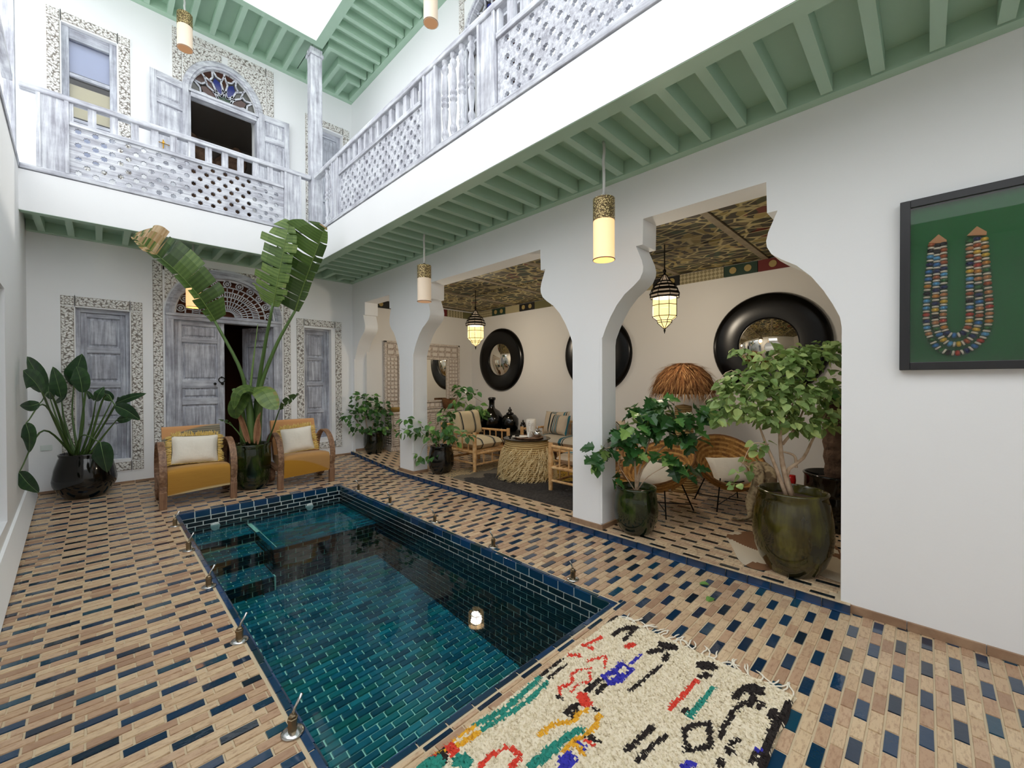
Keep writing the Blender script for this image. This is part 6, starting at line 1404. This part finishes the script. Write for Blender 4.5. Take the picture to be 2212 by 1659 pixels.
# ================================================================ LAMPS
def emis(name, col, strength, base=None):
    n = NT(name); n.set(Roughness=0.6); n.color(base or col); n.p.inputs['Emission Color'].default_value = srgb(col); n.p.inputs['Emission Strength'].default_value = strength
emis('shade_on', '#ffc070', 0.42, '#f3e2c8'); emis('shade_dim', '#ffd9a8', 0.30, '#f0dcc4'); emis('shade_off', '#ffe2c0', 0.05, '#efdcc6'); emis('shade_end', '#ffb45a', 0.8, '#f3d9b0')
n = NT('gilt_mesh'); n.set(Roughness=0.35, Metallic=0.6); vo = n.node('ShaderNodeTexVoronoi', feature='F1'); vo.inputs['Scale'].default_value = 75; n.link(n.coord(), vo.inputs['Vector']); n.color(n.ramp(vo.outputs['Distance'], [(0.25, '#f0dca0'), (0.45, '#9a835a'), (0.7, '#6a5a40')])); n.bump(vo.outputs['Distance'], 0.5, 0.01)
simple('cord_white', '#d8d8d4', 0.8)
def lamp_light(name, loc, energy, col=(1, 0.94, 0.87), r=0.05):
    d = bpy.data.lights.new(name, 'POINT'); d.energy = energy; d.color = col; d.shadow_soft_size = r; o = bpy.data.objects.new(name, d); C.objects.link(o); o.location = loc; return o
def pendant(x, y, ztop, zbot, zceil, label, mat, energy):
    e = empty('pendant_lamp', (x, y, zbot)); tag(e, label, 'pendant lamp', 'cylindrical pendant lamps'); H_ = ztop-zbot; R_ = 0.086; hz = H_*0.64
    ang = math.radians(150)
    q = MB(); q.lathe([(R_,0.0),(R_,hz),(R_-0.003,hz),(R_-0.003,0.0)], 36); shd = q.build('shade', mat, e, auto=40)
    q = MB(); q.lathe([(R_+0.002,hz),(R_+0.002,H_),(R_-0.004,H_),(R_-0.004,hz)], 36); q.build('gilt_collar', 'gilt_mesh', e, auto=40)
    q = MB(); q.lathe([(R_-0.004,0.012),(0.001,0.012)], 36); q.build('diffuser', 'shade_end', e)
    q = MB(); q.tube([((R_+0.002)*math.cos(2*math.pi*k/36), (R_+0.002)*math.sin(2*math.pi*k/36), 0.004) for k in range(36)], 0.004, 6, closed=True); q.build('rim', 'walnut_x', shd)
    q = MB(); p = (R_*math.cos(ang-1.2), R_*math.sin(ang-1.2)); q.box(p[0]-0.004, p[0]+0.004, p[1]-0.004, p[1]+0.004, 0, hz); q.build('seam', 'walnut_z', shd)
    q = MB(); q.lathe([(R_-0.003,H_-0.004),(0.001,H_-0.003)], 24); q.lathe([(0.014,H_-0.004),(0.014,H_+0.03),(0.001,H_+0.03)], 10); q.build('cap', 'iron', e)
    q = MB(); q.tube([(0.003*math.sin(k*1.7), 0.003*math.cos(k*1.1), H_+0.03 + (zceil-zbot-H_-0.03)*k/10) for k in range(11)], 0.012, 8); q.build('cord', 'cord_white', e, smooth=True)
    if energy: lg = lamp_light('pendant_bulb', (0, 0, -0.03), energy, r=0.07); lg.parent = e
zc = ZS+0.121
pendant(2.95, 1.885, 2.985, 2.485, zc, 'lit cylindrical pendant hanging before the nearest arch', 'shade_on', 0)
pendant(2.95, 4.54, 2.965, 2.505, zc, 'cylindrical pendant hanging before the second pillar', 'shade_off', 0)
pendant(0.945, 7.25, 3.00, 2.53, zc, 'lit cylindrical pendant half hidden by the torn banana leaf before the door', 'shade_on', 0)
pendant(0.872, 7.20, 6.52, 6.05, ZT+0.121, 'cylindrical pendant under the roof in front of the upper left windows', 'shade_off', 0)
pendant(2.905, 4.30, 6.33, 5.86, ZT+0.121, 'cylindrical pendant under the roof above the right balcony', 'shade_off', 0)
n = NT('lantern_glass'); n.n.remove(n.p); out = n.n['Material Output']
em = n.node('ShaderNodeEmission'); em.inputs['Color'].default_value = srgb('#ffd488'); em.inputs['Strength'].default_value = 1.3
tr = n.node('ShaderNodeBsdfTransparent'); tr.inputs['Color'].default_value = (1, 0.93, 0.8, 1); mx = n.node('ShaderNodeMixShader'); mx.inputs[0].default_value = 0.5
n.link(em.outputs[0], mx.inputs[1]); n.link(tr.outputs[0], mx.inputs[2]); n.link(mx.outputs[0], out.inputs['Surface'])
def lantern(x, y, label, energy):
    z0 = 2.07; e = empty('moorish_lantern', (x, y, z0)); tag(e, label, 'lantern', 'glass lanterns in the gallery'); N_ = 8
    def ring(r, z): return [Vector((r*math.cos(2*math.pi*k/N_), r*math.sin(2*math.pi*k/N_), z)) for k in range(N_)]
    LV_ = [(0.008,0.03),(0.082,0.10),(0.085,0.125),(0.140,0.17),(0.140,0.39)]
    q = MB(); q.lathe(LV_, N_); gb_ = q.build('glass_body', 'lantern_glass', e)
    w_ = MB()
    for (r, z) in LV_[1:] + [(0.140,0.30)]: w_.tube(ring(r+0.002, z), 0.0045, 5, closed=True)
    for k in range(N_):
        w_.tube([ring(r+0.002, z)[k] for r, z in LV_], 0.004, 5)
    w_.build('wire_cage', 'iron', e)
    q = MB()
    for (r, z) in ((0.168,0.395),(0.172,0.43),(0.152,0.445),(0.152,0.48),(0.125,0.50),(0.125,0.53),(0.09,0.545),(0.07,0.58)): q.tube(ring(r, z), 0.008, 5, closed=True)
    for k in range(N_):
        a_ = 2*math.pi*k/N_; q.tube([(r*math.cos(a_), r*math.sin(a_), z) for r, z in ((0.168,0.395),(0.172,0.43),(0.152,0.48),(0.125,0.53),(0.07,0.58),(0.02,0.66))], 0.004, 5)
    q.lathe([(0.02,0.655),(0.012,0.68),(0.022,0.70),(0.008,0.73),(0.001,0.735)], N_); rf_ = q.build('tiered_roof', 'iron', e)
    q = MB(); q.lathe([(0.14,0.39),(0.155,0.40),(0.158,0.43),(0.138,0.46),(0.112,0.52),(0.06,0.58),(0.015,0.655)], N_); q.build('roof_glass', 'shade_off', rf_)
    q = MB(); q.lathe([(0.001,-0.03),(0.007,-0.01),(0.012,0.01),(0.008,0.035),(0.001,0.036)], 8); q.build('finial', 'iron', gb_)
    q = MB(); q.tube([(0,0,0.72), (0,0,3.10-z0)], 0.007, 6); q.build('chain', 'iron', e)
    lg = lamp_light('lantern_bulb', (0, 0, 0.26), energy, r=0.10); lg.parent = e
lantern(4.70, 2.18, 'lit glass lantern hanging inside the nearest arch', 34); lantern(4.70, 5.62, 'lit glass lantern hanging inside the middle arch', 34)

# ================================================================ RUG BY THE POOL
palette('rug_wool', ['#e8dcc2', '#dacdae', '#241c1a', '#d8402e', '#e3a92c', '#2a8a7a', '#3432a8'])
CR, CR2, BK, RD, YE, TE, BL = [(i+0.5)/7 for i in range(7)]
RX0, RX1, RY0, RY1 = 0.86, 2.31, 0.43, 1.385
def w2(u_, v_): p = on_z(u_, v_, 0.02); return (p.x, p.y)
def cr4(ox, oy): return lambda x, y: w2(ox + x/4.148, oy + y/4.148)
A_ = cr4(850, 1259); B2 = cr4(1300, 1259)
MOT = []
def ln(col_, w_, pts, f=A_): MOT.append((col_, w_, [f(*p) for p in pts]))
ln(BK, .022, [(2030,280),(1780,420),(1420,650)]); ln(YE, .03, [(1390,690),(1200,830),(1040,985)]); ln(BK, .022, [(1010,1010),(760,1160),(400,1400)])
ln(BK, .02, [(1320,830),(1400,760),(1500,690)]); ln(BK, .018, [(1390,850),(1470,790),(1550,730)])
ln(TE, .03, [(1310,850),(1150,1000),(980,1140),(820,1230),(720,1260)]); ln(TE, .025, [(1380,880),(1260,1010),(1100,1130),(900,1250),(800,1310)])
ln(YE, .028, [(720,1290),(620,1340),(520,1400)]); ln(YE, .028, [(760,1340),(650,1410),(560,1470)]); ln(RD, .05, [(490,1465),(540,1500)])
ln(YE, .08, [(300,1480),(370,1500)]); ln(RD, .07, [(250,1570),(300,1560)]); ln(BK, .05, [(430,1550),(440,1590)]); ln(TE, .08, [(320,1620),(370,1620)]); ln(TE, .06, [(590,1580),(650,1600)]); ln(BK, .03, [(380,1430),(430,1470)])
ln(RD, .022, [(770,1650),(860,1550),(1000,1480),(1060,1480),(1140,1550),(1060,1650)])
ln(RD, .014, [(1490,1010),(1490,930),(1600,900),(1600,820),(1640,780),(1760,770),(1770,880),(1640,910),(1600,980)]); ln(RD, .02, [(1870,480),(1800,520),(1700,560),(1780,580)]); ln(RD, .03, [(1590,640),(1660,650)]); ln(RD, .014, [(1740,700),(1900,650),(1890,760)])
ln(RD, .06, [(1700,1020),(1720,1070)]); ln(BK, .028, [(1740,960),(1800,900),(1860,870)]); ln(BK, .03, [(1830,980),(1890,920)]); ln(BK, .02, [(1470,1010),(1510,1030)]); ln(BK, .026, [(1540,1170),(1600,1110),(1650,1090)]); ln(BK, .022, [(1600,1190),(1650,1130)])
ln(BL, .03, [(1890,830),(1990,790),(2050,720)]); ln(BL, .025, [(1930,900),(2010,850),(2060,820)])
ln(YE, .024, [(1310,1360),(1400,1280),(1500,1250),(1620,1240),(1660,1160),(1730,1140)]); ln(YE, .024, [(1840,1180),(1810,1290),(1700,1370),(1610,1420),(1530,1510)]); ln(YE, .02, [(1610,1420),(1700,1520)])
ln(TE, .035, [(1680,1310),(1560,1370),(1460,1460),(1350,1560),(1230,1650)]); ln(TE, .05, [(1440,1480),(1300,1590)]); ln(BK, .016, [(1800,1120),(1830,1150)])
ln(BL, .06, [(1580,1570),(1540,1630)]); ln(BL, .016, [(1660,1430),(1740,1490)]); ln(RD, .018, [(1720,1410),(1790,1460)]); ln(BK, .022, [(1740,1370),(1820,1420)])
ln(BK, .05, [(230,400),(300,400)], B2); ln(BK, .028, [(110,460),(180,410),(250,400)], B2); ln(BK, .022, [(270,430),(210,510)], B2); ln(RD, .04, [(235,570),(285,550)], B2)
ln(BK, .07, [(560,560),(620,570)], B2); ln(BK, .035, [(430,620),(520,600)], B2); ln(BK, .03, [(560,690),(590,640)], B2); ln(BK, .02, [(540,735),(420,830),(260,960)], B2)
ln(BL, .02, [(360,640),(260,720)], B2); ln(BL, .022, [(160,720),(270,770),(190,860),(90,900),(20,850),(120,780)], B2); ln(BL, .03, [(100,790),(170,830)], B2)
ln(BK, .06, [(900,740),(980,740)], B2); ln(BK, .03, [(880,840),(960,820)], B2); ln(RD, .024, [(850,870),(760,970),(610,1130)], B2); ln(TE, .024, [(1000,940),(900,1060),(780,1200)], B2); ln(BK, .02, [(720,1150),(760,1130)], B2)
ln(BK, .07, [(1330,950),(1400,960)], B2); ln(BK, .03, [(1190,1020),(1270,950)], B2); ln(BK, .03, [(1370,1020),(1330,1090)], B2); ln(BK, .024, [(1440,1080),(1400,1130)], B2)
ln(BK, .024, [(1270,1080),(1190,1140),(1100,1290),(1060,1380)], B2); ln(BK, .022, [(740,1320),(820,1270),(970,1250),(980,1460),(760,1500),(740,1320)], B2)
ln(BK, .024, [(460,1290),(330,1400),(220,1500)], B2); ln(BK, .024, [(580,1370),(450,1460),(330,1590)], B2); ln(BK, .024, [(1220,1400),(1160,1450)], B2); ln(BK, .03, [(1140,1500),(1170,1520)], B2)
ln(BK, .03, [(1550,1140),(1520,1200)], B2); ln(BK, .034, [(1690,1060),(1640,1180),(1560,1270),(1500,1400),(1460,1560),(1440,1659)], B2); ln(BK, .02, [(1390,1510),(1340,1610)], B2); ln(BL, .025, [(1400,1490),(1405,1500)], B2); ln(BL, .03, [(820,1620),(750,1650)], B2); ln(BK, .03, [(1060,1580),(1060,1640)], B2)
RES = 0.003; GX, GY = int((RX1-RX0)/RES)+1, int((RY1-RY0)/RES)+1
_gx, _gy = np.meshgrid(RX0+RES*np.arange(GX), RY0+RES*np.arange(GY), indexing='ij'); RUG = np.full((GX, GY), CR)
for col_, w_, P in MOT:
    for (ax, ay), (bx2, by2) in zip(P[:-1], P[1:]):
        dx, dy = bx2-ax, by2-ay; L2 = dx*dx+dy*dy+1e-12; t = np.clip(((_gx-ax)*dx+(_gy-ay)*dy)/L2, 0, 1)
        RUG[(_gx-ax-t*dx)**2 + (_gy-ay-t*dy)**2 < (w_/2)**2] = col_
def rugcol(x, y):
    i = int((x + random.gauss(0, 0.004) - RX0)/RES); j = int((y + random.gauss(0, 0.0025) - RY0)/RES)
    c_ = float(RUG[min(GX-1, max(0, i)), min(GY-1, max(0, j))])
    return c_ if c_ != CR or random.random() < 0.75 else CR2
rg = tag(empty('pile_rug', ((RX0+RX1)/2, (RY0+RY1)/2, 0.0)), 'shaggy cream wool rug with bright scattered motifs at the near end of the pool', 'rug')
cxr, cyr = (RX0+RX1)/2, (RY0+RY1)/2
def redge(x, y): return 0.008*math.sin(11*x+5*y) + 0.006*math.sin(23*y)
nx, ny = 150, 100; q = MB(); hh = np.random.uniform(0.013, 0.021, (nx+1, ny+1))
for i in range(nx+1):
    for j in range(ny+1):
        x, y = RX0+(RX1-RX0)*i/nx, RY0+(RY1-RY0)*j/ny
        ed = i in (0, nx) or j in (0, ny)
        ox, oy = redge(x, y)*(i in (0, nx)), redge(y, x)*(j in (0, ny))
        q.v.append((x-cxr+ox, y-cyr+oy, 0.002 if ed else float(hh[i, j])))
for i in range(nx):
    for j in range(ny):
        q.f.append((i*(ny+1)+j, (i+1)*(ny+1)+j, (i+1)*(ny+1)+j+1, i*(ny+1)+j+1)); q.m.append(0)
        q.t.append(rugcol(RX0+(RX1-RX0)*(i+.5)/nx, RY0+(RY1-RY0)*(j+.5)/ny))
q.build('woven_ground', 'rug_wool', rg, fix=False)
tf = MB()
for k in range(26000):
    x, y = random.uniform(RX0+0.008, RX1-0.008), random.uniform(RY0+0.005, RY1-0.005); c_ = rugcol(x, y); a = random.gauss(math.pi, 0.8); L_ = random.uniform(0.008, 0.016)
    p = Vector((x-cxr, y-cyr, 0.014)); sd = Vector((-math.sin(a), math.cos(a), 0))*0.0022; tip = p + Vector((math.cos(a)*L_, math.sin(a)*L_, random.uniform(0.004, 0.014)))
    tf.add([p-sd, p+sd, tip], [(0,1,2)], c_)
tag(tf.build('pile', 'rug_wool', rg, fix=False), kind='stuff')
fg = MB(); simple('rug_fringe', '#ece4d2', 0.95)
for k in range(34):
    y = RY0+0.02+(RY1-RY0-0.04)*(k+random.uniform(-.3,.3))/33; p = Vector((RX1-cxr-0.005, y-cyr, 0.008)); P = [p]; a = random.uniform(-0.9, 0.9)
    for s_ in range(6): P.append(P[-1] + Vector((math.cos(a), math.sin(a), 0))*0.017); a += random.uniform(-0.6, 0.6); P[-1].z = 0.006
    fg.tube(P, [0.0042]*6 + [0.0022], 5)
fg.build('fringe', 'rug_fringe', rg, smooth=True)

# ================================================================ FRAMED NECKLACE
simple('frame_black', '#232326', 0.35); n = NT('baize'); n.set(Roughness=0.95); n.color(n.mix(n.noise(n.coord(), 4, 3), '#15753a', '#116530')); simple('leather', '#d39a68', 0.7)
fy0, fy1, fz0, fz1 = -0.62, 0.12, 1.553, 2.545
fr_ = tag(empty('shadow_frame', (XW, (fy0+fy1)/2, fz0)), 'black box frame with green backing hanging on the white wall', 'picture frame')
mf = lambda a, b_, d: (-d, a, b_); hw = (fy1-fy0)/2; hh_ = fz1-fz0
for a in ((-hw, -hw+0.045, 0, hh_), (hw-0.045, hw, 0, hh_), (-hw+0.045, hw-0.045, 0, 0.045), (-hw+0.045, hw-0.045, hh_-0.045, hh_)): bx('frame_bar', 'frame_black', fr_, mf, *a, 0.0, 0.05, bevel=0.003)
bx('backing', 'baize', fr_, mf, -hw+0.04, hw-0.04, 0.04, hh_-0.04, 0.002, 0.006)
bx('glass', 'clear_glass', fr_, mf, -hw+0.04, hw-0.04, 0.04, hh_-0.04, 0.040, 0.042)
nk_ = tag(empty('bead_necklace', (XW-0.008, (fy0+fy1)/2, fz0)), 'three-strand necklace of coloured and white beads in the green box frame', 'necklace'); NO = Vector(nk_.location)
BC = ['#b8452e', '#c98a3a', '#d8b23c', '#2f6a34', '#16161a', '#3a78b0', '#1c2c5a', '#c28a58', '#5aa0c8', '#a85a30']
for i, c_ in enumerate(BC): simple('bead_%d' % i, c_, 0.3)
simple('bead_white', '#efe6cf', 0.4)
bead_me = [MB().lathe([(0.003,-0.010),(0.011,-0.0095),(0.0165,-0.004),(0.0165,0.004),(0.011,0.0095),(0.003,0.010)], 10).mesh('bead', 'bead_%d' % i, True) for i in range(len(BC))]
disc_me = MB().lathe([(0.003,-0.005),(0.013,-0.005),(0.0155,-0.002),(0.0155,0.002),(0.013,0.005),(0.003,0.005)], 10).mesh('white_bead', 'bead_white', True)
C8 = lambda x, y: on_x(1812+x/3.3175, 350+y/3.3175, XW-0.026)
STR = [[(665,590),(650,750),(635,900),(627,1050),(630,1180),(665,1275),(730,1345),(835,1370),(940,1340),(1020,1275),(1065,1190),(1080,1060),(1065,850),(1042,540)],
       [(706,590),(700,800),(693,1000),(690,1140),(715,1230),(775,1295),(855,1305),(930,1275),(985,1200),(1008,1080),(998,850),(990,540)],
       [(750,580),(753,800),(752,1000),(748,1150),(780,1230),(855,1240),(915,1200),(936,1120),(938,950),(938,750),(937,545)]]
for L in STR:
    P = poly([C8(*p) for p in L], 300); acc = 0; nxt = 0.0; k = 0
    for i in range(1, len(P)):
        acc += (P[i]-P[i-1]).length
        if acc >= nxt:
            t_ = (P[i]-P[i-1]).normalized(); qt = Vector((0,0,1)).rotation_difference(t_)
            me = disc_me if k % 2 else bead_me[random.randrange(len(BC))]
            ob = bpy.data.objects.new('white_bead' if k % 2 else 'bead', me); C.objects.link(ob); ob.parent = nk_; ob.location = P[i]-NO; ob.rotation_mode = 'QUATERNION'; ob.rotation_quaternion = qt; nxt = acc + 0.0165; k += 1
for (xs, ys) in (([640, 715, 775, 770], [585, 518, 560, 582]), ([915, 990, 1062, 1058], [530, 460, 500, 525])):
    pts = [C8(x, y) for x, y in zip(xs, ys)]; q = MB(); vs = [p-NO for p in pts]; q.add([(v_.x-0.006, v_.y, v_.z) for v_ in vs] + [(v_.x+0.01, v_.y, v_.z) for v_ in vs], [(0,1,2,3),(7,6,5,4),(0,4,5,1),(1,5,6,2),(2,6,7,3),(3,7,4,0)]); q.build('leather_tab', 'leather', nk_, bevel=0.003)
# light switch on the back wall
q = MB(); q.box(-0.05, 0.05, -0.008, 0, -0.035, 0.035); o = q.build('socket_plate', 'white_plastic', None, bevel=0.003); o.location = (-0.47, YB, 0.68); tag(o, 'white wall socket plate behind the strelitzia', 'socket')
# plants seen through the upper opening
def cactus(x, y, z, s_, label):
    e = empty('prickly_pear', (x, y, z)); tag(e, label, 'plant', 'plants in the upper room'); random.seed(int(x*100))
    pads = [((0,0,0.0), 0.0, 0.2)]
    for k in range(7): pads.append(((random.uniform(-.18,.18)*s_, random.uniform(-.08,.08), (0.16+0.08*k)*s_), random.uniform(-0.8,0.8), random.uniform(0.09,0.14)))
    for p, a, r in pads:
        q = MB()
        def fn(u_, v_):
            th_, ph = 2*math.pi*u_, math.pi*v_; X, Y, Z = r*0.62*math.sin(ph)*math.cos(th_), r*0.18*math.sin(ph)*math.sin(th_), r*(1-math.cos(ph))
            return (p[0] + s_*(X*math.cos(a)+Z*math.sin(a)), p[1]+s_*Y, p[2] + s_*(Z*math.cos(a)-X*math.sin(a)))
        q.surf(fn, 12, 8, wu=True); q.build('pad', 'bark_palm', e, smooth=True)
cactus(1.35, YB+0.75, ZR, 2.0, 'dark prickly pear left of the centre in the upper opening'); cactus(1.80, YB+0.95, ZR, 2.2, 'dark prickly pear right of the centre in the upper opening')
